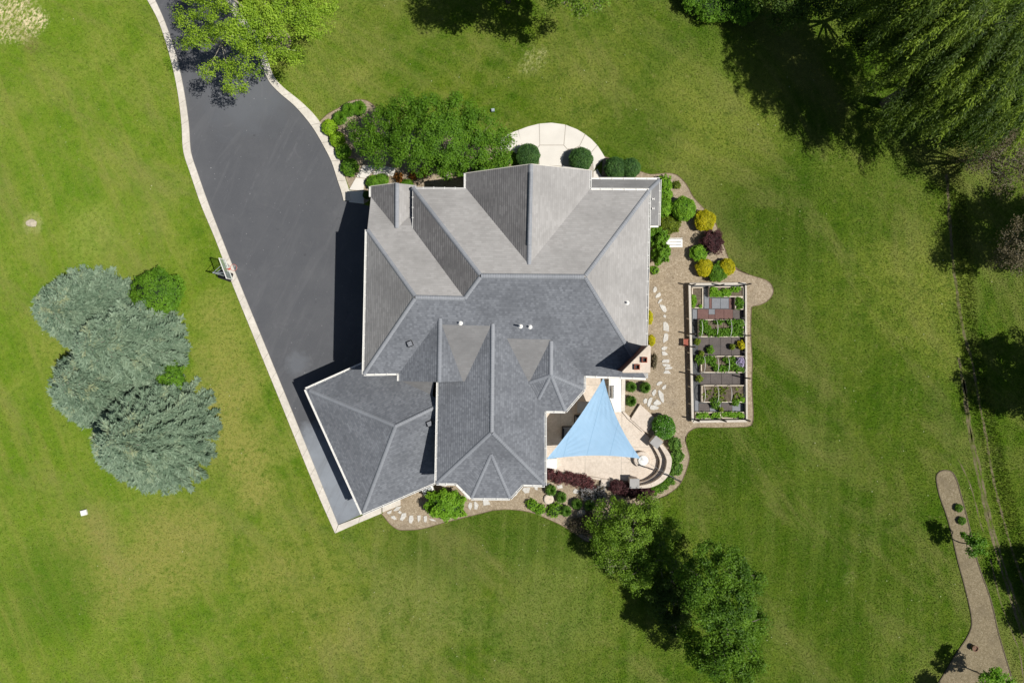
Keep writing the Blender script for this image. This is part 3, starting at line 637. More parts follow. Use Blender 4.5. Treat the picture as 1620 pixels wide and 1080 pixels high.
# chimney
CZ = 8.25; ch = [R_(1026.6,545,CZ), R_(1029.8,548,CZ), R_(1028.9,589.6,CZ), R_(985,589.6,CZ), R_(984.2,587.4,CZ)]
chim = slab('chimney', inset(ch, .05), -.1, CZ-.14, M_BRICK, house)
slab('chimney_cap', ch, CZ-.14, CZ, M_CCAP, chim, .015)
for fx, fy in ((1185,805),(1122,866)):
    c0 = Q('D', fx, fy, CZ+.12); bm = bmesh.new()
    for s, t2 in ((1,0),(-1,0),(0,1),(0,-1)):
        box(bm, (c0.x+s*.15, c0.y+t2*.15, CZ+.06), .05 if s else .35, .05 if t2 else .25, .26)
    link('flue', bm, M_FLUE, chim)
    bm = bmesh.new(); box(bm, (c0.x, c0.y, CZ+.005), .27, .27, .012); link('flue_opening', bm, M_BLACK, chim)
# roof vents
def vent(p, h, kind='pipe'):
    bm = bmesh.new()
    if kind == 'pipe':
        lathe(bm, p, [(.06,-.1),(.06,h),(.035,h),(.035,h-.05)], 12); vo_ = link('vent_pipe', bm, M_WHITE, house)
        bm = bmesh.new(); lathe(bm, p, [(.17,-.06),(.15,.05),(.075,.09),(.05,.09)], 12); link('flashing', bm, M_WHITE, vo_)
    else:
        box(bm, p+Vector((0,0,.08)), .38, .38, .2, .4); vo_ = link('roof_vent', bm, M_BLACK, house)
        bm = bmesh.new(); box(bm, p+Vector((0,0,.19)), .30, .30, .03, .4); link('vent_lid', bm, M_PAVG, vo_)
vent(B(728.5,511), .35); vent(B(823.5,516), .75); vent(B(838.5,517), .35)
plR = plane3((924.4,437.6,MR), (1026.9,301.3,ZE), (1022,598,ZE)); vent(onplane(plR, 992,479), .35)
vent(B(649,543.5), .2, 'box'); vent(onplane(plG3, 680,669.5), .2, 'box')
for y in (315, 330):
    bm = bmesh.new(); p = R_(1033.5, y, 3.7); box(bm, p, .16, .05, .06); box(bm, p+Vector((-.07,0,0)), .03, .16, .08); box(bm, p+Vector((.07,0,0)), .03, .16, .08); link('snow_guard', bm, M_WHITE, house)

# ------------------------------------------------------------------ patio
patio = tag(empty('patio', P(930,700)), kind='structure')
def ptslab(pts, z=.10, mat=None, name='patio_slab', z0=-.05): return slab(name, inset(QL('PT', pts), .012), z0, z, mat or M_PATIO, patio)
slab('patio_base', QL('PT', [(62,102),(370,88),(556,88),(648,350),(720,405),(790,470),(876,562),(892,622),(930,700),(934,735),(922,800),(876,848),(818,876),(740,885),(655,870),(430,845),(64,785)]), -.05, .085, M_JOINT, patio)
ptslab([(60,100),(370,85),(560,85),(560,140),(60,140)])
ptslab([(60,140),(560,140),(560,345),(180,345),(60,345)])
ptslab([(60,345),(180,345),(180,620),(60,620)]); ptslab([(180,345),(370,345),(370,620),(180,620)]); ptslab([(370,345),(655,345),(655,480),(655,620),(370,620)])
ptslab([(655,345),(720,400),(790,465),(880,560),(895,622),(655,622)])
ptslab([(60,620),(370,620),(370,840),(60,790)]); ptslab([(370,620),(650,620),(650,875),(610,880),(430,850),(370,840)])
arc_in = [(895,622),(930,690),(938,735),(925,800),(880,850),(820,880),(740,890)]
ptslab([(650,622),(895,622),(935,700),(800,740),(650,740)]); ptslab([(650,740),(800,740),(935,700),(938,735),(925,800),(880,850),(820,880),(740,895),(650,875)])
# raised rim along the south side
slab('rim_slab', QL('PT', [(62,790),(430,852),(610,878),(608,893),(425,868),(62,806)]), -.05, .16, M_PATIO, patio)
KEEP_OFF.append(QL('PT', [(60,85),(650,85),(700,300),(1040,600),(1060,750),(1000,900),(850,960),(600,930),(60,810)]))
steps = empty('garden_steps', Q('PT',800,400), 'tan concrete landing block stepping down from the patio to the bark bed', 'steps')
slab('landing', QL('PT', [(793,287),(905,392),(828,500),(720,402)]), 0, .30, M_PATIO, steps, .01)
slab('tread', QL('PT', [(655,347),(672,345),(720,392),(828,492),(815,505),(700,402)]), 0, .22, M_PATIO, steps, .01)
slab('tread', QL('PT', [(908,395),(924,408),(880,470),(850,510),(832,500)]), 0, .16, M_PATIO, steps, .01)
tag(slab('step_block', QL('PT', [(495,868),(605,878),(600,932),(487,915)]), 0, .25, M_PATIO), 'low tan concrete step at the patio edge beside the red hedge', 'step')
# curved seat wall with pillars
seat = empty('seat_wall', Q('PT',950,750), 'curved tan bench wall wrapping the round fire pit', 'wall')
mid1 = [(905,600),(938,650),(962,700),(968,735),(955,800),(915,850),(850,890),(780,905)]
mid2 = [(940,600),(975,655),(1000,705),(1005,745),(990,810),(945,865),(875,905),(785,925)]
out1 = [(968,600),(1012,650),(1040,700),(1044,745),(1026,825),(975,890),(885,935),(785,942)]
in1 = [(885,605),(915,655),(938,705),(943,735),(930,795),(895,838),(840,872),(785,885)]
S = lambda l: smooth_pts(QL('PT', l), 5)
ribbon(S(mid2), S(in1), seat, 'seat_slab', M_PATIO, .50, 1.1, .006)
ribbon([p*1.0 for p in smooth_pts(QL('PT', out1, .95), 5)], smooth_pts(QL('PT', mid2, .95), 5), seat, 'backrest_block', M_PATIO, .95, 1.1, .006)
for (cx, cy, rz, nm) in ((925,585,-.72,0), (755,905,0,1)):
    c0 = Q('PT', cx, cy, 1.0); bm = bmesh.new(); box(bm, (c0.x,c0.y,.48), .62, .62, .96, rz); pl_ = link('pillar', bm, M_PATIO, seat)
    bm = bmesh.new(); box(bm, (c0.x,c0.y,1.0), .72, .72, .09, rz); link('capstone', bm, M_CAP, pl_)
# fire pit
fp0 = Q('PT', 815, 722, .45); pit = empty('fire_pit', (fp0.x, fp0.y, .1), 'round tan fire pit with a bright white lid under the sail tip', 'fire pit')
bm = bmesh.new(); lathe(bm, (fp0.x, fp0.y, .08), [(.62,0),(.62,.38),(.58,.40),(.36,.40)], 32); link('pit_wall', bm, M_PATIO, pit)
bm = bmesh.new(); lathe(bm, (fp0.x+.05, fp0.y-.03, .48), [(.36,0),(.38,.03),(.37,.10),(.2,.15),(.03,.17)], 32); link('lid', bm, M_WHITE, pit, smooth=False)
# shade sail
sail = empty('shade_sail', P(930,680), 'large light blue triangular shade sail stretched over the patio', 'shade sail')
sc_ = [Q('PT',515,85,2.9), Q('PT',68,718,2.8), Q('PT',803,713,2.7)]
def sail_mesh():
    N = 48; bm = bmesh.new(); idx = {}; a, b, c_ = sc_
    cen = (a+b+c_)/3
    for i in range(N+1):
        for j in range(N+1-i):
            u, v = i/N, j/N; w2 = 1-u-v; p = a*w2+b*u+c_*v
            pull = 4*w2*u*.060*(1-v)**3 + 0; pull2 = 4*u*v*.10*(1-w2)**3; pull3 = 4*w2*v*.075*(1-u)**3
            n1 = (c_-(a+b)/2); n2 = (a-(b+c_)/2); n3 = (b-(a+c_)/2)
            p = p + n1*pull*.55 + n2*pull2*.80*.55 + n3*pull3*.75
            d = min((p-a).length, (p-b).length, (p-c_).length)
            # tension folds that fan out of the corners
            for q, k in ((a,1),(b,1.6),(c_,.5)):
                r = (p-q).length; ang = math.atan2(p.y-q.y, p.x-q.x); p.z += .022*k*math.sin(ang*46)*math.exp(-((r-1.6)/1.3)**2)
            p.z -= .25*27*w2*u*v*.6
            idx[i,j] = bm.verts.new(p)
    for i in range(N):
        for j in range(N-i):
            bm.faces.new((idx[i,j], idx[i+1,j], idx[i,j+1]))
            if j < N-i-1: bm.faces.new((idx[i+1,j], idx[i+1,j+1], idx[i,j+1]))
    return bm
link('sail_cloth', sail_mesh(), M_SAIL, sail, smooth=True)
for q_ in sc_:
    bm = bmesh.new(); tube(bm, [q_+Vector((.10*math.cos(a), .10*math.sin(a), .02)) for a in np.linspace(0, 2*math.pi, 13)], .018, 5, False); link('corner_ring', bm, M_STEEL, sail)
pole_b = Q('PT', 1000, 832); pole_t = Q('PT', 1108, 888, 4.1)
for a_, b_ in ((sc_[2], pole_t), (sc_[0], R_(952,593,3.3)), (sc_[1], sc_[1]+Vector((-.25,0,.05)))):
    bm = bmesh.new(); tube(bm, [a_, b_], .012, 5); link('tension_cable', bm, M_STEEL, sail)
post = empty('sail_post', pole_b, 'tall dark post behind the curved seat wall holding the sail cable', 'post')
bm = bmesh.new(); tube(bm, [pole_b, pole_t], [.06,.05], 10); link('pole', bm, M_POST, post)
bm = bmesh.new(); tube(bm, [pole_t, pole_t+Vector((0,0,.05))], .08, 10); link('pole_cap', bm, M_POST, post)
# grill counter
gc = empty('grill_counter', Q('PT',600,230), 'white outdoor kitchen counter beside the sail tip and house corner', 'counter')
slab('cabinet', QL('PT', [(562,95),(648,95),(648,345),(562,345)], .9), .08, .88, M_FASC, gc)
slab('countertop', QL('PT', [(556,90),(652,90),(654,352),(600,352),(556,225)], .95), .88, .94, speckle('white_stone_top', (.74,.72,.68), (.82,.80,.76), 20, 2, .1), gc, .01)
gr = empty('barbecue_grill', Q('PT',600,200,.94), 'stainless steel grill with rounded hood on the white counter', 'grill')
bm = bmesh.new(); a_ = Q('PT',566,152,1.2); b_ = Q('PT',632,246,1.2)
bw = b_.x-a_.x; bl = a_.y-b_.y; cx_, cy_ = (a_.x+b_.x)/2, (a_.y+b_.y)/2
for i in range(7):
    pass
sec = [(math.cos(t_)*bw*.42, math.sin(t_)*.30) for t_ in np.linspace(0, math.pi, 9)]
r0 = [bm.verts.new((cx_+x, cy_-bl/2, .98+z)) for x, z in sec]; r1 = [bm.verts.new((cx_+x, cy_+bl/2, .98+z)) for x, z in sec]
for i in range(8): bm.faces.new((r0[i], r0[i+1], r1[i+1], r1[i]))
bm.faces.new(r0[::-1]); bm.faces.new(r1); link('hood', bm, M_STEEL, gr, smooth=False)
bm = bmesh.new(); box(bm, (cx_, cy_, .96), bw, bl+.08, .05); link('firebox', bm, M_STEEL, gr)
bm = bmesh.new(); tube(bm, [(cx_-bw*.48, cy_-bl*.35, 1.08), (cx_-bw*.48, cy_+bl*.35, 1.08)], .015, 6); link('handle', bm, M_BLACK, gr)
bm = bmesh.new(); s0 = Q('PT',596,122,.95); box(bm, (s0.x, s0.y, .945), .48, .34, .03); tag(link('side_burner', bm, M_STEEL), 'square steel side burner lid set in the white counter above the grill', 'burner')
slab('back_wall', QL('PT', [(657,90),(684,90),(680,345),(655,345)], .6), .03, .6, M_CONC, gc)
tag(slab('white_storage_box', QL('PT', [(70,716),(153,712),(150,795),(66,782)], .5), .1, .5, M_WHITE, None, .02), 'white square bin on the patio at the house wall under the sail corner', 'box')
# furniture in the sail's shade
def table(pts, h, label, mat):
    c0 = sum(pts, Vector())/len(pts); e = empty('patio_table', (c0.x, c0.y, .1), label, 'table'); slab('table_top', pts, h-.05, h, mat, e, .01)
    ins = inset(pts, .1)
    for p in ins:
        bm = bmesh.new(); box(bm, (p.x, p.y, (h-.05+.1)/2), .06, .06, h-.05-.1); link('leg', bm, mat, e)
table(QL('PT', [(310,270),(412,270),(412,360),(308,360)], .75), .75, 'square pale table in the shade by the turret gutter', speckle('pale_teak', (.40,.34,.30), (.48,.42,.37), 12, 3, .2))
def sofa(pts, label, back):
    c0 = sum(pts, Vector())/len(pts); e = empty('patio_sofa', (c0.x, c0.y, .1), label, 'sofa')
    slab('frame', pts, .12, .32, M_BLACK, e); slab('seat_cushion', inset(pts, .05), .32, .46, speckle('taupe_cushion_'+str(back), (.30,.26,.24), (.36,.32,.29), 20, 3, .2), e, .02)
    a, b = pts[back], pts[(back+1)%4]; i = inset(pts, .16); slab('backrest', [a, b, i[(back+1)%4], i[back]], .32, .80, M_BLACK, e, .01)
sofa(QL('PT', [(290,375),(400,375),(400,455),(288,455)], .5), 'dark low seat below the pale table, half under the sail', 0)
sofa(QL('PT', [(192,465),(300,465),(300,560),(190,560)], .5), 'brown low seat in shade near the house wall, half under the sail', 3)
e_ = tag(slab('downspout', QL('PT', [(325,228),(372,190),(366,178),(318,212)], 5.3), 5.25, 5.35, M_WHITE, house))

# ------------------------------------------------------------------ raised kitchen garden
gf_ = tag(empty('garden_floor', P(1135,560)), kind='structure')
gpoly = [P(1091,449.5), P(1179.5,449), P(1180.5,665), P(1096.5,666)]
tag(slab('weed_mat', gpoly, .0, .036, M_MAT, gf_))
def pavers(r, x0, y0, x1, y1, nx, ny, mats):
    for i in range(nx):
        for j in range(ny):
            xa, xb = x0+(x1-x0)*i/nx, x0+(x1-x0)*(i+1)/nx; ya, yb = y0+(y1-y0)*j/ny, y0+(y1-y0)*(j+1)/ny
            m = mats[(i*7+j*3+(i*j) % 3) % len(mats)] if len(mats) > 1 else mats[0]
            slab('paver', inset(QL(r, [(xa,ya),(xb,ya),(xb,yb),(xa,yb)]), .012), .03, .06+random.uniform(0,.008), m, gf_)
pavers('G1', 815, 365, 1005, 480, 2, 1, [M_PAVG]); pavers('G1', 730, 250, 785, 480, 1, 2, [M_PAVG]); pavers('G1', 1005, 365, 1065, 480, 1, 1, [M_PAVR]); pavers('G1', 785, 365, 815, 480, 1, 1, [M_PAVR])
pavers('G1', 655, 485, 780, 598, 1, 1, [M_PAVR]); pavers('G1', 780, 485, 850, 545, 1, 1, [M_PAVG]); pavers('G1', 780, 545, 850, 598, 1, 1, [M_PAVR]); pavers('G1', 850, 485, 1150, 598, 3, 1, [M_PAVR, M_PAVR, M_PAVB])
pavers('G1', 660, 800, 1160, 1000, 4, 2, [M_PAVB]); pavers('G2', 655, 275, 1112, 392, 4, 1, [M_PAVB]); pavers('G2', 640, 592, 1118, 682, 4, 1, [M_PAVB, M_PAVG]); pavers('G1', 600, 490, 650, 600, 1, 1, [M_PAVG])
pavers('G2', 600, 560, 640, 680, 1, 1, [M_PAVG])
fence = empty('garden_border', P(1135,560), 'low weathered timber border with dark posts around the vegetable beds', 'fence')
cs = [P(1091,449.6,.5), P(1180,448.6,.5), P(1181.5,665.5,.5), P(1096,666.8,.5)]
for i in range(4):
    a, b = cs[i], cs[(i+1)%4]; n = 4 if i % 2 == 0 else 8
    for k in range(n):
        p, q = a.lerp(b, k/n+.002), a.lerp(b, (k+1)/n-.002)
        for zz, hh in ((.13,.22),(.37,.22)):
            bm = bmesh.new(); beam(bm, (p.x,p.y,zz), (q.x,q.y,zz), .05, hh); link('plank', bm, M_TIMB, fence)
    bm = bmesh.new(); beam(bm, (a.x,a.y,.50), (b.x,b.y,.50), .17 if i != 1 else .13, .035); link('top_rail', bm, M_TIMB, fence)
for r, x, y in (('G1',575,225),('G1',578,765),('G1',580,905),('G2',562,283),('G2',592,760),('G1',1178,220),('G1',1172,780),('G2',1122,318),('G2',1120,757),('G1',885,228),('G2',872,762)):
    p = Q(r, x, y); bm = bmesh.new(); box(bm, (p.x, p.y, .75), .09, .09, 1.5); link('post', bm, M_POST, fence)

def leafquads(cen, cs_, n_per, ln, wd, up=.9, outc=None, outw=.5, flat=1.0, R=rng):
    """cen (N,3) clump centres, cs_ clump sizes; returns V, F, tint, rare"""
    N = len(cen); M = N*n_per; k = np.repeat(np.arange(N), n_per)
    d = R.normal(size=(M,3)); d /= np.linalg.norm(d, axis=1)[:,None]; r = R.random(M)**(1/2.2)
    off = d*(r*np.repeat(cs_, n_per))[:,None]; off[:,2] *= flat; p = cen[k]+off
    nm = R.normal(size=(M,3))*.62; nm[:,2] += up*1.3; nm += d*.35
    if outc is not None:
        o = p-outc; o /= np.linalg.norm(o, axis=1)[:,None]+1e-6; nm += o*outw
    nm /= np.linalg.norm(nm, axis=1)[:,None]
    a = R.normal(size=(M,3)); a -= nm*(a*nm).sum(1)[:,None]; a /= np.linalg.norm(a, axis=1)[:,None]; s = np.cross(nm, a)
    sz = (.7+.6*R.random(M))[:,None]
    V = np.stack([p-a*ln/2*sz, p+s*wd/2*sz, p+a*ln/2*sz, p-s*wd/2*sz], 1).reshape(-1,3); Fq = np.arange(M*4).reshape(-1,4)
    tc = R.random(N)[k]; tint = np.clip(.55*tc+.45*R.random(M), 0, 1); rare = R.random(N)[k]*.7+R.random(M)*.3
    return V, Fq, tint, rare

def blob_core(c, rx, ry, rz, mat, name, parent, amp=.12):
    bm = bmesh.new(); bmesh.ops.create_icosphere(bm, subdivisions=3, radius=1)
    for v in bm.verts:
        k = 1+amp*mnoise.noise(v.co*2.2+Vector(c)); v.co = Vector((v.co.x*rx*k, v.co.y*ry*k, v.co.z*rz*k))+Vector(c)
    return link(name, bm, mat, parent, smooth=True)
LM = {}
def lm(key):
    if key not in LM:
        spec = dict(box=((.035,.095,.022),(.085,.185,.038)), gold=((.34,.34,.008),(.62,.55,.012)), lime=((.18,.34,.012),(.34,.54,.025)), mid=((.060,.160,.010),(.165,.330,.022)),
                    bright=((.10,.25,.014),(.25,.46,.030)), olive=((.10,.15,.012),(.20,.27,.02)), dark=((.025,.06,.008),(.06,.13,.015)), purple=((.040,.012,.015),(.105,.040,.042)),
                    red=((.08,.025,.028),(.20,.075,.075)), grass=((.05,.13,.015),(.18,.33,.05)), hyd=((.06,.18,.012),(.13,.32,.03)), lilac=((.40,.34,.55),(.58,.50,.72)),
                    greyw=((.26,.25,.24),(.52,.50,.50)), orange=((.34,.13,.02),(.50,.22,.04)),
                    maple=((.14,.26,.012),(.38,.54,.050)), cherry=((.055,.145,.008),(.170,.330,.022)), spruce=((.085,.145,.090),(.305,.400,.275)), willow=((.022,.052,.007),(.270,.380,.035)),
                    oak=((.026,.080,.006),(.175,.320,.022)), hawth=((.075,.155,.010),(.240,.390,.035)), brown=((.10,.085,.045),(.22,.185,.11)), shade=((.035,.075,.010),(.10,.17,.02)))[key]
        third = {'hyd':(.60,.62,.50), 'spruce':(.32,.36,.20), 'maple':(.24,.36,.03), 'hawth':(.20,.17,.13), 'brown':(.10,.14,.03), 'cherry':(.15,.26,.02), 'lilac':(.08,.17,.03)}.get(key)
        LM[key] = leafmat('leaf_'+key, *spec, third=third, trans=.3 if key not in ('spruce','purple','box') else .12)
    return LM[key]
CORE = {k: speckle('core_'+k, tuple(x*.5 for x in c_), c_, 8, 2, .3) for k, c_ in dict(g=(.02,.045,.008), y=(.10,.10,.01), p=(.025,.01,.01), s=(.05,.07,.045), b=(.10,.08,.05)).items()}

def shrub(r, x, y, rad, label, key='mid', h=None, name='shrub', cat='shrub', n=1500, leaf=.09, core='g', group=None, ry=None, ragged=.12, zc=None):
    """round or ragged bush: rad in zoom pixels"""
    o = ZO[r]; R = rad/o[2]*H/F; RY = (ry/o[2]*H/F) if ry else R; hz = h if h else R*1.5; c_ = Q(r, x, y, hz*.55)
    root = empty(name, (c_.x, c_.y, 0), label, cat, group)
    rz = hz*.5; cc = np.array([c_.x, c_.y, hz*.5])
    core_o = blob_core(tuple(cc), R*.84, RY*.84, rz*.86, CORE[core], 'dark_core', root, ragged)  # solid dark filler added so the bush is not see-through
    m = n*2; d = rng.normal(size=(m,3)); d[:,2] = np.abs(d[:,2])*.9-.25*rng.random(m); d /= np.linalg.norm(d,axis=1)[:,None]
    k = np.array([1+ragged*1.4*mnoise.noise(Vector(v)*2.2+Vector(cc))+(.05+ragged*.35)*mnoise.noise(Vector(v)*6.5+Vector(cc)) for v in d[:]])
    cen = cc + d*np.array([R,RY,rz])*(k*(.90+.12*rng.random(m)))[:,None]*.96
    V, Fq, ti, ra = leafquads(cen, np.full(m,.04), 1, leaf, leaf*.6, .5, cc, .8)
    low = np.repeat(cen[:,2] < .02, 1); keep = ~low
    V = V.reshape(-1,4,3)[keep].reshape(-1,3); Fq = np.arange(len(V)).reshape(-1,4)
    off = np.array([c_.x, c_.y, 0])
    arr_mesh('foliage', V-off, Fq, lm(key), root, dict(tint=np.clip(ti[keep]*.55+.45*(k[keep]-1)/max(ragged*.8,.05)+.22,0,1), rare=ra[keep]))
    return root

def tuft(r, x, y, rad, label, key='grass', n=260, h=.5, name='ornamental_grass', cat='grass plant', group=None):
    o = ZO[r]; R = rad/o[2]*H/F; c_ = Q(r, x, y, h*.4); root = empty(name, (c_.x, c_.y, 0), label, cat, group)
    a = rng.random(n)*2*math.pi; l_ = R*(.5+.55*rng.random(n)); hh = h*(.6+.5*rng.random(n))
    V = []; 
    dx, dy = np.cos(a), np.sin(a); sx, sy = -dy, dx; wd = .018
    for (f0, f1) in ((0,.35),(.35,.7),(.7,1.0)):
        def pt(f, s): 
            rr = l_*f; zz = hh*(1-(1-f*1.35)**2)*np.where(f>=1, .85, 1); wdd = wd*(1.6-f*1.2)*2
            return np.stack([dx*rr+s*sx*wdd, dy*rr+s*sy*wdd, np.maximum(zz,.01)], 1)
        V.append(np.stack([pt(f0,-1), pt(f0,1), pt(f1,1), pt(f1,-1)], 1))
    V = np.concatenate(V, 0).reshape(-1,3); t_ = np.tile(rng.random(n), 3)
    arr_mesh('blades', V, np.arange(len(V)).reshape(-1,4), lm(key), root, dict(tint=t_, rare=t_*.5))
    return root

def veg_patch(r, poly, zbase, hmax, n, key, name, label, cat='vegetables', leaf=.13, kind=None):
    """leafy crop filling a polygon: many small plants"""
    pts = QL(r, poly, zbase+hmax*.5); xs = [p.x for p in pts]; ys = [p.y for p in pts]
    x = rng.uniform(min(xs), max(xs), n*3); y = rng.uniform(min(ys), max(ys), n*3); k = inpoly(x, y, pts)
    dens = np.array([mnoise.noise(Vector((a*1.3, b*1.3, 4))) for a, b in zip(x, y)]); k &= dens > -.12
    x, y, dens = x[k][:n], y[k][:n], dens[k][:n]; N = len(x)
    z = zbase + hmax*(.25+.75*rng.random(N))*(.55+.6*np.clip(dens+.3,0,1)); c_ = sum(pts, Vector())/len(pts)
    root = empty(name, (c_.x, c_.y, zbase), label, cat)
    V, Fq, ti, ra = leafquads(np.stack([x,y,z],1), np.full(N,.12), 7, leaf, leaf*.65, .8)
    o = arr_mesh('foliage', V-np.array([c_.x,c_.y,zbase]), Fq, lm(key), root, dict(tint=ti, rare=ra)); o['kind'] = 'stuff'
    return root
def rbed(r, x0, y0, x1, y1, label, plants, hoops=(), h=.34, crop='leafy green crop'):
    e = empty('raised_bed', Q(r, (x0+x1)/2, (y0+y1)/2), label, 'raised bed')
    cs = QL(r, [(x0,y0),(x1,y0),(x1,y1),(x0,y1)], h)
    for i in range(4):
        bm = bmesh.new(); a, b = cs[i], cs[(i+1)%4]; d = (b-a).normalized()*(.0 if i%2 else .03); beam(bm, (a.x-d.x,a.y-d.y,h/2+.03), (b.x+d.x,b.y+d.y,h/2+.03), .065, h); link('plank', bm, M_BOARD, e)
    slab('soil', inset(cs, .035), .03, h-.06, M_SOIL, e)
    for key, n, hm, sub in plants:
        pl_ = [(x0+8,y0+8),(x1-8,y0+8),(x1-8,y1-8),(x0+8,y1-8)] if sub is None else sub
        veg_patch(r, pl_, h-.06, hm, n, key, 'garden_plants', 'plants '+crop if sub is None else 'second crop '+crop)
    for hx in hoops:
        a, b = Q(r, hx, y0-4, h), Q(r, hx, y1+4, h); mid = (a+b)/2; path = []; rr = (a-b).length/2
        for t_ in np.linspace(0, math.pi, 15): path.append(mid+(a-mid)*math.cos(t_)+Vector((0,0,rr*.95*math.sin(t_))))
        bm = bmesh.new(); tube(bm, path, .017, 6); link('hoop', bm, M_WHITE, e)
    return e
rbed('G1', 600,245,716,470, 'narrow raised bed in the upper left corner of the garden, thinly planted', [('bright',150,.2,[(600,330),(700,360),(700,465),(600,465)])], crop='in the sparse upper left raised bed')
rbed('G1', 792,238,1168,346, 'wide raised bed along the top edge of the garden packed with lime leaves', [('bright',250,.35,None)], crop='lime leaves filling the wide top bed')
rbed('G1', 1082,356,1168,486, 'small square raised bed under the right end of the top bed', [('mid',110,.3,None)], crop='leaves in the small right hand bed')
rbed('G1', 676,604,1168,792, 'hooped raised bed overflowing with dense green leaves', [('mid',560,.50,None)], (690,858,1012,1160), crop='dense leaves under the upper white hoops')
rbed('G2', 672,90,1128,262, 'hooped raised bed in the middle with lilac flowers at its right end', [('mid',230,.40,None)], (690,832,945,1122), crop='patchy leaves under the middle white hoops')
rbed('G2', 678,402,1130,578, 'hooped raised bed mostly of bare soil with few seedlings', [('olive',60,.14,None)], (690,832,970), crop='few seedlings on bare soil')
rbed('G2', 612,690,874,752, 'shallow raised bed at the bottom left of the garden', [('bright',150,.25,None)], crop='lime leaves in the bottom left bed')
rbed('G2', 892,688,1128,750, 'shallow raised bed at the bottom right of the garden', [('bright',150,.25,None)], crop='lime leaves in the bottom right bed')
for (r,x,y,rad,key,lab) in (('G1',1148,890,42,'gold','round golden bush inside the garden border on the right'),('G1',800,935,36,'mid','small green herb clump on the brown pavers'),('G1',655,850,30,'olive','mossy herb patch at the left of the brown pavers'),
    ('G2',815,590,52,'mid','tall leafy plant spilling from the bare hooped bed'),('G2',650,120,42,'mid','green plant at the left end of the middle hooped bed'),('G2',645,330,34,'olive','yellow green herb at the left edge of the lower path'),
    ('G2',1035,580,34,'mid','small green plant at the right front of the bare hooped bed'),('G2',1105,550,24,'bright','tiny lime plant in the right corner of the bare bed'),('G2',880,660,20,'olive','tiny weed between the two bottom beds'),('G1',700,975,24,'olive','low moss clump at the lower left of the brown pavers'),('G1',1045,905,24,'olive','thin weed clump near the golden bush')):
    shrub(r,x,y,rad,lab,key,h=.55,name='garden_plant',cat='plant',n=260,leaf=.11,ragged=.5,core='g')
shrub('G2',1082,150,52,'lilac flowering plant at the right end of the middle hooped bed','lilac',h=.75,name='flowering_plant',cat='flower',n=300,leaf=.10,ragged=.4)
# small red bench beside the border
rb = empty('red_bench', Q('G1',530,855), 'small red slatted seat beside the left garden border', 'bench')
for k, xx in enumerate((508,520,534,547)):
    bm = bmesh.new(); a, b = Q('G1',xx,818,.45), Q('G1',xx+2,898,.45); beam(bm, a, b, .07, .03); link('slat', bm, M_REDWOOD, rb)
for xx, yy in ((512,824),(550,824),(512,892),(550,892)):
    p = Q('G1',xx,yy,.2); bm = bmesh.new(); box(bm, (p.x,p.y,.23), .05, .05, .41); link('leg', bm, M_REDWOOD, rb)
# white bench
wb = empty('white_bench', Q('NE',400,750), 'white slatted garden bench on bark beside the climbing shrub', 'bench')
for k in range(3):
    y = 712+26*k; bm = bmesh.new(); a, b = Q('NE',325,y+13,.48), Q('NE',478,y+11,.48); beam(bm, a, b, .17, .04); link('slat', bm, M_WHITE, wb)
for xx in (340,465):
    p = Q('NE',xx,752,.25); bm = bmesh.new(); box(bm, (p.x,p.y,.24), .09, .42, .46); link('leg', bm, M_WHITE, wb)
bm = bmesh.new(); a, b = Q('NE',330,706,.7), Q('NE',474,704,.7); beam(bm, a, b, .04, .30); link('backrest', bm, M_WHITE, wb)

# ------------------------------------------------------------------ stepping stones
sp = tag(empty('stepping_stone_path', P(1045,520)), kind='structure')
def stone(r, pts, z=.075):
    p = QL(r, pts); bm = bmesh.new(); prism(bm, p, .01, z+random.uniform(-.01,.01)); bmesh.ops.bevel(bm, geom=bm.edges[:], offset=.012, segments=1, affect='EDGES')
    link('stone', bm, M_STONE, sp)
for p in ([(163,262),(178,232),(198,240),(208,270),(185,303),(163,296)], [(185,350),(205,318),(238,296),(249,330),(232,350),(195,362)], [(212,420),(228,385),(250,370),(267,380),(250,400),(222,427)],
          [(230,436),(275,440),(300,455),(314,500),(300,522),(275,515),(250,480),(240,458)], [(273,560),(290,545),(308,562),(303,585),(278,575)], [(275,630),(300,625),(325,645),(338,680),(338,738),(300,725),(275,722)],
          [(285,760),(315,750),(332,775),(328,828),(275,864),(272,830),(283,790)], [(252,918),(285,898),(325,908),(310,930),(285,946),(258,938)], [(258,955),(290,952),(332,990),(300,1000),(265,1000)]): stone('G1', p)
for p in ([(250,140),(265,125),(325,122),(330,145),(320,160),(250,158)], [(250,172),(310,170),(345,185),(330,200),(265,195)], [(280,212),(300,200),(365,205),(350,225),(300,232),(282,235)], [(262,270),(285,240),(320,240),(345,275),(290,275)],
          [(190,385),(215,360),(255,358),(250,380),(215,400),(195,402)], [(245,430),(270,398),(295,392),(290,430),(262,448)], [(140,480),(160,448),(182,440),(188,475),(165,515),(150,510)], [(208,455),(222,450),(265,490),(272,565),(262,590),(238,565),(215,510)],
          [(50,560),(70,535),(92,545),(90,585),(62,598),(52,580)], [(92,600),(105,550),(130,525),(150,535),(140,570),(118,625),(100,630)], [(155,588),(195,548),(240,580),(238,600),(190,615),(165,605)], [(118,640),(130,610),(175,612),(222,635),(205,652),(165,662),(125,655)]): stone('G2', p)
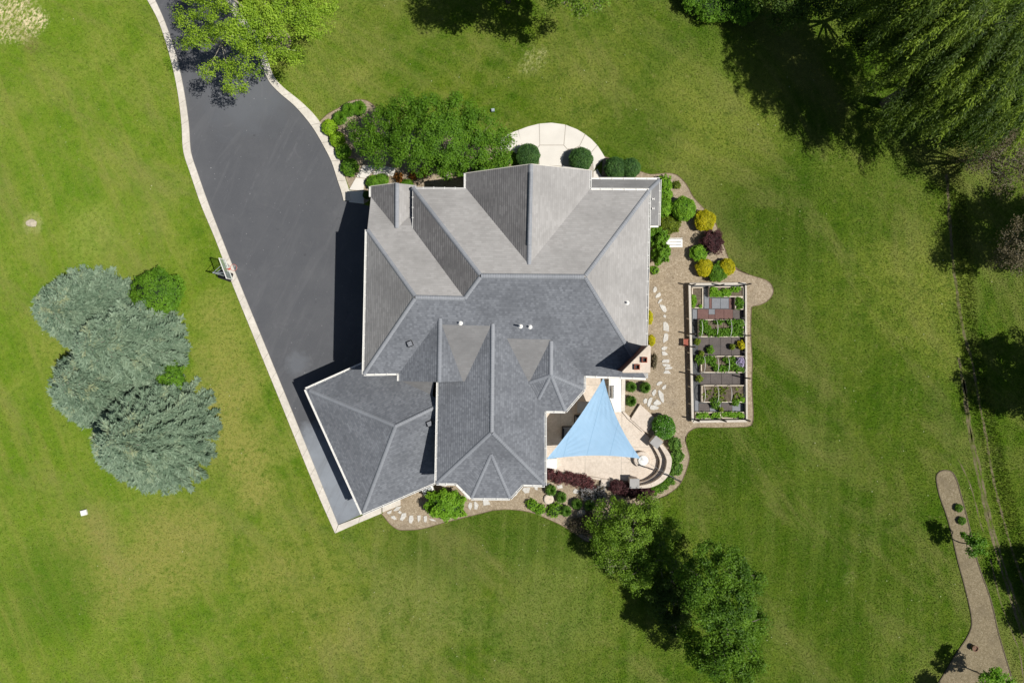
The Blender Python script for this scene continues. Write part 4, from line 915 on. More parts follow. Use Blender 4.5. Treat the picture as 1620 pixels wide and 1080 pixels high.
for p in ([(605,590),(650,570),(640,600),(615,608)], [(660,575),(690,545),(730,540),(705,575),(670,582)], [(700,590),(715,575),(735,595),(715,605)], [(640,625),(670,620),(690,650),(670,655),(645,640)], [(715,655),(735,600),(770,597),(772,625),(740,665)],
          [(792,650),(800,620),(828,618),(835,655),(815,688),(795,680)], [(865,620),(893,615),(895,650),(875,678),(868,650)], [(920,625),(945,620),(950,650),(940,680),(922,670)], [(960,645),(1000,650),(1030,668),(990,665)],
          [(1300,530),(1310,508),(1330,510),(1333,545),(1318,575),(1300,550)], [(1350,500),(1362,498),(1390,530),(1375,568),(1352,565)], [(1425,490),(1470,488),(1490,525),(1430,535)], [(1100,640),(1130,620),(1138,640),(1125,650)],
          [(1062,350),(1130,352),(1110,372),(1075,368)], [(1265,445),(1310,470),(1300,478),(1262,458)]): stone('G', p)
for p in ([(895,940),(910,920),(965,920),(955,965),(920,970)], [(1000,915),(1030,912),(1028,945),(1002,935)], [(1330,955),(1345,930),(1385,945),(1370,975),(1335,970)], [(1190,905),(1235,895),(1245,925),(1200,930)], [(1075,890),(1135,880),(1130,905),(1080,912)], [(800,1000),(860,960),(850,985),(810,1010)]): stone('F', p)

# well lids
for (x, y, lab) in ((280,157,'round pale concrete well lid among grass tufts near the bay'), (447,235,'round pale concrete lid beside the brown shrub')):
    c0 = Q('SE', x, y, .2); e = empty('well_lid', (c0.x,c0.y,0), lab, 'lid'); bm = bmesh.new(); lathe(bm, (c0.x,c0.y,0), [(.38,0),(.38,.16),(.36,.18),(.33,.18)], 28); link('rim', bm, M_CONC, e)
    bm = bmesh.new(); lathe(bm, (c0.x,c0.y,.18), [(.33,0),(.33,.03),(.30,.04)], 28); link('cover', bm, M_CCAP, e)
    bm = bmesh.new(); box(bm, (c0.x+.1,c0.y,.23), .12, .03, .02); link('handle', bm, M_GREY, e)
# air conditioner
a0 = Q('G',950,400,.7); ac = empty('air_conditioner', (a0.x,a0.y,.03), 'white square air conditioner unit tucked at the garage eave', 'air conditioner', rz=.4)
ac_c = Vector((a0.x+.02, a0.y-.02, 0))
bm = bmesh.new(); box(bm, (ac_c.x,ac_c.y,.36), .85, .85, .66, .42); bmesh.ops.bevel(bm, geom=bm.edges[:], offset=.08, segments=2, affect='EDGES'); link('casing', bm, M_WHITE, ac)
bm = bmesh.new(); lathe(bm, (ac_c.x,ac_c.y,.692), [(.33,0),(.33,.012)], 28); link('fan_opening', bm, M_BLACK, ac)
bm = bmesh.new()
for k in range(4): beam(bm, ac_c+Vector((0,0,.712)), ac_c+Vector((.3*math.cos(k*1.57+.5),.3*math.sin(k*1.57+.5),.712)), .12, .01)
link('fan_blades', bm, M_GREY, ac)
bm = bmesh.new()
for rr in (.10,.18,.26,.33):
    pts = [ac_c+Vector((rr*math.cos(a),rr*math.sin(a),.73)) for a in np.linspace(0,2*math.pi,25)]; tube(bm, pts, .006, 4, False)
for k in range(6): beam(bm, ac_c+Vector((.05*math.cos(k*1.047),.05*math.sin(k*1.047),.735)), ac_c+Vector((.34*math.cos(k*1.047),.34*math.sin(k*1.047),.735)), .008, .008)
link('grille', bm, M_WHITE, ac)

# ------------------------------------------------------------------ basketball hoop
hp = empty('basketball_hoop', Q('HP',720,745), 'portable basketball hoop with clear backboard standing on the lawn by the drive', 'basketball hoop')
tl_, tr_ = Q('HP',628,382,3.95), Q('HP',788,812,3.95); dwn = Vector((0,0,-1.02)); ax = (tr_-tl_).normalized()
bm = bmesh.new()
for a, b in ((tl_,tr_),(tl_+dwn,tr_+dwn),(tl_,tl_+dwn),(tr_,tr_+dwn)): beam(bm, a, b, .05, .06)
link('backboard_frame', bm, M_WHITE, hp)
fr = Vector((-ax.y, ax.x, 0)); fr = fr if fr.x > 0 else -fr
bm = bmesh.new(); a, b = tl_+ax*.04+Vector((0,0,-.04)), tr_-ax*.04+Vector((0,0,-.04)); 
vv = [bm.verts.new(p) for p in (a-fr*.006, b-fr*.006, b-fr*.006+dwn*.92, a-fr*.006+dwn*.92)]; f = bm.faces.new(vv); ex = bmesh.ops.extrude_face_region(bm, geom=[f]); bmesh.ops.translate(bm, vec=fr*.012, verts=[v for v in ex['geom'] if isinstance(v, bmesh.types.BMVert)])
link('backboard', bm, M_GLASS, hp)
mb = (tl_+tr_)/2; mb.z = 3.05; rc = mb+fr*.42
bm = bmesh.new(); tube(bm, [rc+Vector((.23*math.cos(a),.23*math.sin(a),0)) for a in np.linspace(0,2*math.pi,25)], .014, 6, False); beam(bm, mb+fr*.02, mb+fr*.2, .12, .03); beam(bm, mb+fr*.02+Vector((0,0,-.08)), mb+fr*.02+Vector((0,0,.3)), .25, .02)
rim = link('rim', bm, M_RED, hp)
bm = bmesh.new()
for k in range(12):
    a = k*math.pi/6
    for s in (1,-1): tube(bm, [rc+Vector((.23*math.cos(a),.23*math.sin(a),-.01)), rc+Vector((.16*math.cos(a+s*.26),.16*math.sin(a+s*.26),-.2)), rc+Vector((.12*math.cos(a),.12*math.sin(a),-.4))], .006, 3, False)
link('net', bm, M_WHITE, rim)
pb, pt_ = Q('HP',735,760,.2), Q('HP',505,690,3.3)
bm = bmesh.new(); tube(bm, [pb, pt_], [.055,.05], 8); link('pole', bm, M_GREY, hp)
bm = bmesh.new()
for s in (-.3, .3):
    tube(bm, [pt_, mb+ax*s+Vector((0,0,.75))], .022, 6); tube(bm, [pb.lerp(pt_,.8), mb+ax*s+Vector((0,0,.05))], .022, 6)
link('support_arms', bm, M_GREY, hp)
bm = bmesh.new(); cb = Q('HP',700,742,.1); box(bm, (cb.x+.25,cb.y-.05,.10), 1.05, .68, .20, -.33); bmesh.ops.bevel(bm, geom=bm.edges[:], offset=.05, segments=2, affect='EDGES'); link('base', bm, M_BLACK, hp)
bm = bmesh.new(); tube(bm, [Q('HP',640,700,.25), pb.lerp(pt_,.4)], .02, 5); link('brace', bm, M_GREY, hp)

# small things on the lawn
p = P(134,810); bm = bmesh.new(); box(bm, (p.x,p.y,.09), .46, .40, .18, .25); bmesh.ops.bevel(bm, geom=bm.edges[:], offset=.02, segments=1, affect='EDGES'); tag(link('utility_cover', bm, M_WHITE), 'small white square cover alone on the lower left lawn', 'cover')
p = P(51,353); bm = bmesh.new(); bmesh.ops.create_icosphere(bm, subdivisions=2, radius=1)
for v in bm.verts: v.co = Vector((v.co.x*.45, v.co.y*.30, v.co.z*.14))*(1+.25*mnoise.noise(v.co*1.8)) + p+Vector((0,0,.06))
tag(link('boulder', bm, speckle('tan_rock', (.42,.36,.27), (.62,.55,.42), 6, 2, .3), smooth=False), 'flat tan rock alone on the left lawn above the blue spruces', 'rock')
p = P(780,175.5); bm = bmesh.new(); box(bm, (p.x,p.y,.12), .24, .2, .24, .1); e = empty('valve_box', p, 'tiny blue grey box on the lawn right of the big green tree', 'box'); link('casing', bm, speckle('blue_grey_plastic', (.30,.40,.45), (.36,.46,.50), 20, 3, .2), e); bm = bmesh.new(); box(bm, (p.x,p.y,.25), .20, .16, .02, .1); link('lid', bm, M_GREY, e)
p = P(1538,1022); e = empty('planter_pot', p, 'brown clay pot with a small plant on the bark strip at lower right', 'pot'); bm = bmesh.new(); M_FLUE_ = M_POST; lathe(bm, p, [(.16,0),(.22,.35),(.24,.38),(.19,.38),(.17,.30)], 16); link('pot', bm, speckle('brown_clay', (.16,.09,.06), (.22,.13,.09), 20, 3, .2), e)
tuft('EB',418,912,16,'small spiky plant in the bark beside the clay pot',n=60,h=.3,name='garden_plant',cat='plant')

# ------------------------------------------------------------------ shrubs
for x, y, rad, lab in ((300,468,104,'clipped round boxwood left of the front walk opening'),(750,498,104,'clipped round boxwood in the middle of the front walk curve'),(1045,572,96,'left ball of the touching boxwood pair by the pent roof'),(1175,572,86,'right ball of the touching boxwood pair by the pent roof')):
    shrub('FR', x, y, rad, lab, 'box', h=1.55, name='boxwood', n=3200, leaf=.07, ragged=.06)
for x, y, rad, key, lab, hh in ((490,420,114,'bright','large round bright green shrub beside the pent roof corner',1.6),(690,532,100,'gold','largest golden mop shrub at the bed edge',1.2),(765,735,105,'purple','dark purple barberry beside the lawn edge',1.2),
      (632,842,76,'bright','small round green shrub left of the purple barberry',.9),(688,982,84,'gold','golden mop shrub left of the green one above the garden',1.0),(897,975,80,'gold','golden mop shrub right of the green one above the garden',1.0),(805,1025,88,'mid','green shrub wedged between two golden mops',1.0),
      (300,410,88,'bright','light green shrub against the pent roof gutter',1.2),(360,565,92,'olive','low mossy green mound between house and round shrub',.6),(425,197,36,'olive','tiny tuft of green in the bark near the house corner',.4)):
    rg = .10 if key in ('gold',) or rad > 110 else .3
    shrub('NE', x, y, rad, lab, key, h=hh, n=2600 if rad > 60 else 300, leaf=.085, ragged=rg if key != 'purple' else .6, core='y' if key == 'gold' else ('p' if key == 'purple' else 'g'))
for x, y, rad, lab in ((310,180,62,'leafy green perennial at the top corner of the pent roof'),(315,270,56,'second leafy perennial below the corner one along the gutter'),):
    shrub('NE', x, y, rad, lab, 'bright', h=.7, n=700, leaf=.12, ragged=.5)
shrub('NE', 228, 700, 80, 'upper half of the tall dark green climber against the right wall', 'mid', h=2.6, n=2200, leaf=.14, ragged=.55)
shrub('NE', 262, 850, 78, 'lower half of the tall dark green climber against the right wall', 'mid', h=2.2, n=2200, leaf=.14, ragged=.55)
shrub('NE', 215, 1005, 40, 'small thin weed below the climber at the right wall', 'bright', h=.4, n=180, leaf=.1, ragged=.6)
shrub('G1', 118, 580, 40, 'lime yellow shrub half under the right eave', 'gold', h=1.0, ry=78, n=900, leaf=.08, core='y'); shrub('G1', 140, 835, 44, 'lime yellow shrub just above the chimney', 'gold', h=1.0, ry=60, n=900, leaf=.08, core='y')
shrub('G2', 165, 140, 32, 'dark bare twiggy bush right of the chimney', 'brown', h=.9, ry=80, n=300, leaf=.09, core='b', ragged=.6)
for x, y, rad, lab, key, hh in ((185,368,54,'bright lime round shrub at the curb bend','lime',.8),(240,450,54,'second lime shrub down the curb edge','lime',.8),(285,540,54,'third lime green shrub down the curb edge','bright',.8),(328,650,62,'green shrub at the lower end of the curb row','mid',.9),(500,760,50,'green shrub at the small west gable corner','mid',.8),
      (455,850,28,'dark narrow shrub against the west gable wall','dark',1.2),(560,745,45,'bright green shrub above the small west gable','mid',.8),(740,790,50,'low green shrub in front of the west gable ridge','mid',.6)):
    shrub('NW', x, y, rad, lab, key, h=hh, n=1200, leaf=.10, ragged=.2)
for x, y, rad, lab in ((262,305,52,'leftmost of three green hostas in the drive bed'),(325,245,52,'middle of three green hostas in the drive bed'),(398,235,56,'rightmost of three green hostas in the drive bed')):
    tuft('NW', x, y, rad, lab, 'mid', n=520, h=.6, name='hosta', cat='plant')
for x, y, rad, lab in ((680,722,30,'orange perennial under the big tree near the wall'),(860,685,30,'orange perennial under the tree edge, right one'),(780,710,26,'orange perennial between its two neighbours')):
    shrub('NW', x, y, rad, lab, 'orange', h=.4, n=260, leaf=.09, ragged=.5, core='b')
for x, y, rad, lab in ((1130,680,40,'green shrub at the foot of the big tree trunk'),(1260,660,50,'green shrub between big tree and front gable'),(1380,650,55,'leafy green shrub left of the front gable'),(1440,600,45,'green shrub beside the left boxwood')):
    shrub('NW', x, y, rad, lab, 'mid', h=.9, n=700, leaf=.11, ragged=.45)
for x, y, rad, lab in ((725,155,42,'upper left green grass mound beside the counter wall'),(835,160,44,'upper right green grass mound under the eave'),(725,265,42,'lower green grass mound beside the counter wall')):
    tuft('PT', x, y, rad, lab, 'grass', n=700, h=.7)
shrub('PT', 985, 465, 90, 'white flowered hydrangea beside the patio steps', 'hyd', h=1.3, n=2600, leaf=.10, ragged=.15, name='hydrangea')
for x, y, lab in ((1066,596,'top one of three green mounds outside the seat wall'),(1086,690,'middle one of three green mounds outside the seat wall'),(1076,788,'lowest of three green mounds outside the seat wall')):
    shrub('PT', x, y, 50, lab, 'grass', h=.7, n=900, leaf=.10, ragged=.3)
for x, y, rad, lab in ((1020,880,46,'bright ground cover clump at the curve right of the sail post'),(960,925,50,'bright ground cover clump below the seat wall'),(905,962,36,'bright ground cover clump next to the purple hedge')):
    shrub('PT', x, y, rad, lab, 'mid', h=.45, n=800, leaf=.08, ragged=.4)
hed = ((612,930),(680,950),(745,968),(810,985),(850,990)); 
for i, (x, y) in enumerate(hed): shrub('PT', x, y, 52, ('first','second','third','fourth','last')[i]+' purple barberry counted from the step block below the seat wall', 'purple', h=.9, n=900, leaf=.08, ragged=.35, core='p', name='barberry', group='purple barberries below the seat wall')
redl = ((95,830),(165,860),(240,860),(300,880),(355,885),(400,915))
for i, (x, y) in enumerate(redl): shrub('PT', x, y, 44, ('first','second','third','fourth','fifth','sixth')[i]+' reddish low barberry from the house along the patio rim', 'red', h=.6, n=600, leaf=.08, ragged=.55, core='p', name='barberry', group='reddish barberries along the patio rim')
for x, y, rad, lab in ((400,985,48,'silvery twiggy shrub at the left of its pair'),(490,985,50,'silvery twiggy shrub nearest the step block')):
    shrub('PT', x, y, rad, lab, 'greyw', h=.7, n=420, leaf=.09, ragged=.7, core='b')
for x, y, lab in ((290,110,'topmost green grass tuft by the bay corner'),(342,145,'green grass tuft right of the well lid'),(420,178,'green grass tuft left of a second one near the silvery shrub'),(366,214,'green grass tuft lowest in the south bed'),(484,185,'green grass tuft nearest the round canopy tree')):
    tuft('SE', x, y, 29, lab, 'grass', n=420, h=.6)
for x, y, rad, lab in ((195,185,26,'upper small lime shrub at the south bed edge'),(232,208,26,'lower small lime shrub at the south bed edge'),(310,212,36,'pale green airy shrub between two grass tufts')):
    shrub('SE', x, y, rad, lab, 'bright', h=.5, n=420, leaf=.10, ragged=.5)
for x, y, rad, lab in ((430,290,44,'brown purple twiggy shrub below the concrete lid'),(480,310,36,'brown purple twiggy shrub at the shadow edge'),(480,255,30,'sparse brown shrub beside the concrete lid')):
    shrub('SE', x, y, rad, lab, 'brown', h=.7, n=520, leaf=.10, ragged=.8, core='b')
shrub('G', 1112, 522, 160, 'big bright green rounded shrub below the south wing corner', 'bright', h=1.7, ry=122, n=4200, leaf=.13, ragged=.40)
for x, y, lab in ((352,250,'upper small green shrub on the bark strip'),(366,310,'lower small green shrub on the bark strip')): shrub('EB', x, y, 19, lab, 'mid', h=.4, n=260, leaf=.08)
shrub('SP', 600, 190, 100, 'bright green shrub behind the upper right blue spruce', 'mid', h=2.4, n=5000, leaf=.13, ragged=.3); shrub('SP', 655, 545, 58, 'bright green shrub peeking between two blue spruces', 'mid', h=2.0, n=2200, leaf=.13, ragged=.3)
for i, (x, y, rr) in enumerate(((1100,-8,24),(1125,2,26),(1150,8,26),(1170,12,24),(1182,18,16))):
    shrub('W', x, y, rr, ('leftmost','second','third','fourth','rightmost')[i]+' bright bush of the clump at the top edge', 'mid', h=1.6, n=2200, leaf=.11, ragged=.4, group='bushes at the top edge')

# ------------------------------------------------------------------ trees
def build_wood(base, targets, r0, mat, parent, bend=.35, nlimb=7, fork=.35):
    """trunk forks into limbs that end in the clumps"""
    base = Vector(base); T = np.array(targets); c_ = Vector(T.mean(0)); top = base.lerp(c_, fork); top.z = max(.8, c_.z*fork)
    bm = bmesh.new(); tube(bm, [base, base.lerp(top,.5)+Vector((.08,-.05,0)), top], [r0, r0*.85, r0*.72], 8)
    k = min(nlimb, len(T)); idx = rng.choice(len(T), k, replace=False); hubs = T[idx]
    for _ in range(4):
        d = ((T[:,None]-hubs[None])**2).sum(2).argmin(1)
        hubs = np.array([T[d==i].mean(0) if (d==i).any() else hubs[i] for i in range(k)])
    d = ((T[:,None]-hubs[None])**2).sum(2).argmin(1)
    for i in range(k):
        hb = Vector(hubs[i]); m = top.lerp(hb,.5)+Vector((random.uniform(-.2,.2),random.uniform(-.2,.2),-.15)); e = top.lerp(hb,.8)
        tube(bm, [top, m, e], [r0*.55, r0*.38, r0*.25], 6)
        for j in np.where(d==i)[0]:
            t_ = Vector(T[j]); tube(bm, [e, e.lerp(t_,.5)+Vector((random.uniform(-.15,.15),random.uniform(-.15,.15),.1)), t_], [r0*.16, r0*.10, r0*.04], 4, False)
    bm.transform(__import__('mathutils').Matrix.Translation(-Vector(parent.location)))
    me = bpy.data.meshes.new('trunk'); bm.to_mesh(me); bm.free(); me.materials.append(mat); me.shade_smooth() if hasattr(me,'shade_smooth') else None
    o = bpy.data.objects.new('trunk', me); COL.objects.link(o); o.parent = parent; return o
def tree(name, label, base, lobes, key, nclump=60, per=90, csize=.55, leaf=.17, trunk=.2, bark=None, up=.6, cat='tree', fill=.5, group=None, flat=.75, nlimb=7, aspect=.6, extra=None, fork=.35):
    """lobes: (px, py, z, radius px) as seen in the photograph"""
    b = P(*base); root = empty(name, b, label, cat, group); cen = []
    wts = np.array([l[3]**2 for l in lobes], float); wts /= wts.sum()
    allc = []
    for l, wt in zip(lobes, wts):
        c_ = P(l[0], l[1], l[2]); R = l[3]*(H-l[2])/F; n = max(3, int(nclump*wt+.5))
        d = rng.normal(size=(n,3)); d[:,2] = np.abs(d[:,2])*.9-.45*rng.random(n); d /= np.linalg.norm(d,axis=1)[:,None]
        r = (fill+(1-fill)*rng.random(n))*R*.88
        allc.append(np.array(c_)+d*r[:,None]*np.array([1,1,flat]))
    cen = np.concatenate(allc); cen[:,2] = np.maximum(cen[:,2], .5)
    cm = cen.mean(0); cs_ = csize*(.65+.7*rng.random(len(cen)))
    V, Fq, ti, ra = leafquads(cen, cs_, per, leaf, leaf*aspect, up, cm, .5, .7)
    arr_mesh('crown', V-np.array(b), Fq, lm(key), root, dict(tint=ti, rare=ra))
    tg = cen[rng.choice(len(cen), min(len(cen), 90), replace=False)]
    build_wood(b, tg, trunk, bark or M_BARK, root, nlimb=nlimb, fork=fork)
    return root
tree('maple_tree', 'open crowned light green tree overhanging the upper driveway', (440,68), [(318,60,5.5,42),(345,25,6.5,50),(300,20,5.5,30),(395,35,7.2,55),(440,15,7,50),(480,35,6.2,42),(512,22,5.5,28),(345,110,4.6,34),(375,135,4,26),(400,90,5.5,42),(440,75,5.5,30),(350,-40,7,60),(430,-50,7.5,70),(310,-30,6,40),(500,-30,6,50),(470,90,4.5,20)], 'maple', 300, 120, .52, .125, .22, M_TWIG, fill=.35, nlimb=10)
tree('cherry_tree', 'large dense green tree leaning over the bed beside the front gable', (709,284), [(585,222,3.6,26),(605,195,4,32),(640,182,4.6,36),(680,178,4.8,36),(722,182,4.8,38),(757,202,4.4,36),(785,225,3.8,28),(650,225,5.2,42),(700,222,5.6,46),(740,238,4.8,38),(612,240,4.2,34),(670,255,4,28),(780,245,3.4,28),(705,258,4.2,26),(560,205,3,16)], 'cherry', 430, 130, .46, .12, .17, M_TWIG, fill=.55, nlimb=9, fork=.2)
tree('hawthorn_tree', 'round flat crowned olive tree at the south end of the patio bed', (1002,855), [(1000,835,2.8,50),(958,850,2.4,30),(1045,850,2.4,32),(1000,885,2.6,50),(966,878,2.4,30),(1048,876,2.2,30),(1003,908,2,32),(970,815,2.2,30),(1025,812,2.2,30),(1060,835,2,18),(945,830,2,16)], 'hawth', 300, 120, .45, .12, .16, M_BARK, fill=.5, nlimb=12)
tree('oak_tree', 'tall dark green tree right of the round olive tree at the bottom', (1125,925), [(1120,880,6.5,30),(1150,905,7.1,40),(1180,915,6.0,28),(1120,945,7.5,42),(1160,955,7.5,44),(1185,985,6.0,32),(1150,1010,6.8,46),(1115,1000,6.5,34),(1180,1040,5.6,34),(1130,1045,6.0,38),(1105,1030,5.0,28),(1090,1010,4.5,18),(1160,1075,5.6,34),(1090,905,5.6,24)], 'oak', 360, 125, .46, .14, .3, M_BARK, fill=.5, nlimb=9)
tree('ash_tree', 'dark shaded tree between the round olive tree and the tall one', (1062,905), [(1060,915,2.0,36),(1040,935,1.7,28),(1075,950,2.1,34),(1080,890,1.9,22),(1070,985,1.9,26),(1055,960,1.9,28)], 'shade', 110, 100, .45, .15, .15, M_TWIG, fill=.5)
# willow and its neighbours
def willow(label, base, lobes, nst, key='willow'):
    b = P(*base); root = empty('willow_tree', b, label, 'tree'); Vs = []; ti = []; tg = []
    wts = np.array([l[3]**2 for l in lobes], float); wts /= wts.sum(); ctr = P(*lobes[0][:3])
    for l, wt in zip(lobes, wts):
        c_ = P(l[0], l[1], l[2]); R = l[3]*(H-l[2])/F; tg.append(c_)
        nb = int(nst*wt)
        for _ in range(nb):
            # a bough with hanging shoots
            d = rng.normal(size=3); d[2] = abs(d[2])*.8; d /= np.linalg.norm(d); st = np.array(c_)+d*R*(.45+.5*rng.random())
            out = np.array([d[0]*.5-.75, d[1]*.5-.62, 0])+rng.normal(size=3)*.22; out[2] = 0; out /= np.linalg.norm(out)+1e-6
            tb = rng.random(); tg.append(Vector(st)) if rng.random() < .2 else None
            bl = 1.5+1.5*rng.random(); side = np.array([-out[1], out[0], 0])
            for s in range(26):
                u = rng.random(); p = st+out*bl*u - np.array([0,0,1])*(.5*bl*u**2) + rng.normal(size=3)*.05
                o2 = out+side*rng.normal()*.55; o2 /= np.linalg.norm(o2); ln_ = .35+.75*rng.random(); m = 6
                f = np.linspace(0,1,m)[:,None]; path = p+o2*np.array([1,1,0])*(ln_*f*.8) - np.array([0,0,1])*(ln_*.9*f**1.6)
                for k in range(2):
                    q = path+rng.normal(size=(m,3))*.03; tdir = np.gradient(path,axis=0); tdir /= np.linalg.norm(tdir,axis=1)[:,None]
                    ld = tdir+rng.normal(size=(m,3))*.40; ld /= np.linalg.norm(ld,axis=1)[:,None]; sd = np.cross(ld, rng.normal(size=(m,3))*.4+[0,0,1]); sd /= np.linalg.norm(sd,axis=1)[:,None]+1e-6
                    Vs.append(np.stack([q, q+ld*.09+sd*.028, q+ld*.20, q+ld*.09-sd*.028],1)); ti.append(np.full(m, np.clip(.85*tb**3+.22*rng.random(),0,1)))
    V = np.concatenate(Vs).reshape(-1,3); ti = np.concatenate(ti)
    arr_mesh('crown', V-np.array(b), np.arange(len(V)).reshape(-1,4), lm(key), root, dict(tint=ti, rare=ti*.3))
    build_wood(b, [tuple(x) for x in tg][:40], .45, M_BARK, root, nlimb=8)
    return root
willow('big willow with drooping feathery branches in the top right corner', (1400,165), [(1530,30,10.5,70),(1455,45,8.5,40),(1470,120,7.5,42),(1440,150,6,26),(1500,140,7,30),(1560,110,9,50),(1600,150,7.5,44),(1590,60,10,60),(1510,-30,11,70),(1430,0,9,45),(1620,20,10,60),(1560,170,6.5,26)], 430)
tree('woodland_tree', 'dark tree in the willow shade right of the bright top bushes', (1240,20), [(1215,-20,3.5,36),(1250,5,4,34),(1290,-5,4.5,38),(1230,30,2.6,18)], 'shade', 110, 100, .55, .15, .2)
tree('woodland_tree', 'dark tree in the willow shade at the top, right hand of two', (1330,20), [(1330,-5,5.5,42),(1370,20,5,40),(1395,0,6,40),(1350,45,3.5,26),(1400,60,4,30),(1370,70,3,24),(1430,70,4,30)], 'shade', 230, 100, .55, .15, .2)
tree('woodland_tree', 'low dark undergrowth tree below the willow at the right edge', (1530,190), [(1490,185,3,26),(1540,200,3.2,30),(1590,195,3.6,32),(1500,215,2.4,22),(1560,180,4,30),(1610,175,4.5,32),(1450,180,2.6,20)], 'shade', 190, 90, .5, .15, .15)
tree('bare_tree', 'brown half bare tree below the willow at the right edge', (1560,248), [(1555,245,4,38),(1595,230,4.6,40),(1615,270,4.4,42),(1580,285,3,26),(1525,250,3,20)], 'brown', 150, 34, .55, .13, .16, M_TWIG, fill=.2, nlimb=12)
tree('bare_tree', 'brown half bare tree at the right edge beside the round shadow', (1580,395), [(1595,385,3.6,28),(1615,405,4.2,34),(1580,410,3,20),(1610,365,4,22)], 'brown', 90, 34, .5, .13, .14, M_TWIG, fill=.2, nlimb=10)
# trees beyond the frame whose shadows the photograph shows
def off_tree(label, sx, sy, rr, zc, key='oak', n=150, per=100, cat='tree', dens=.5, name='shade_tree'):
    s = P(sx, sy); c_ = Vector((s.x+.61*zc, s.y-.135*zc, zc)); b = Vector((c_.x, c_.y, 0))
    root = empty(name, b, label, cat); m = n; d = rng.normal(size=(m,3)); d /= np.linalg.norm(d,axis=1)[:,None]
    k = np.array([1+.35*mnoise.noise(Vector(v)*1.6+b) for v in d]); cen = np.array(c_)+d*(rr*(dens+(1-dens)*rng.random(m))*k)[:,None]*np.array([1,1,.6])
    V, Fq, ti, ra = leafquads(cen, np.full(m,.55), per, .20, .12, .6, np.array(c_), .5, .7)
    arr_mesh('crown', V-np.array(b), Fq, lm(key), root, dict(tint=ti, rare=ra)); build_wood(b, cen[:60], .25, M_BARK, root); return root
off_tree('tall tree beyond the right edge casting the big round shadow', 1565, 368, 3.5, 8.5, n=240); off_tree('tree beyond the right edge casting the middle right shadow', 1590, 592, 3.4, 8.0, n=230)
off_tree('small tree beyond the lower right edge casting scattered shade', 1607, 905, 2.1, 4.2, n=90); off_tree('small tree beyond the right edge below the track', 1612, 975, 1.3, 4.2, n=36)
tree('linden_tree', 'tree at the top edge throwing a ragged shadow onto the lawn', (855,-30), [(905,-14,7,30),(880,-60,8,52),(830,-70,8.5,56),(930,-40,7,40),(872,-2,5.6,16),(945,5,5.5,18),(780,-70,8,60),(850,-110,8,60),(920,5,6,22),(810,-20,8.0,14)], 'hawth', 270, 100, .55, .15, .25, M_TWIG, fill=.4)
off_tree('tree beyond the top edge casting shade on the upper lawn', 715, -18, 3.0, 7, n=110)
# lower right corner trees
tree('young_tree', 'slender young tree standing on the bark strip', (1517,857), [(1543,862,2.4,18),(1532,850,2.1,12),(1550,872,2.1,12),(1536,874,2.0,9),(1555,855,2.0,9)], 'mid', 34, 42, .28, .16, .05, M_BARK, fill=.2, nlimb=6, fork=.45)
tree('young_tree', 'bright green small tree at the bottom edge of the bark strip', (1545,1062), [(1575,1065,2.8,20),(1590,1085,2.8,20),(1560,1085,2.6,18)], 'bright', 46, 60, .3, .16, .06, M_BARK, fill=.3)
off_tree('small tree below the bottom edge casting shade on the lawn corner', 1462, 1085, .95, 3.4, n=26, per=60)

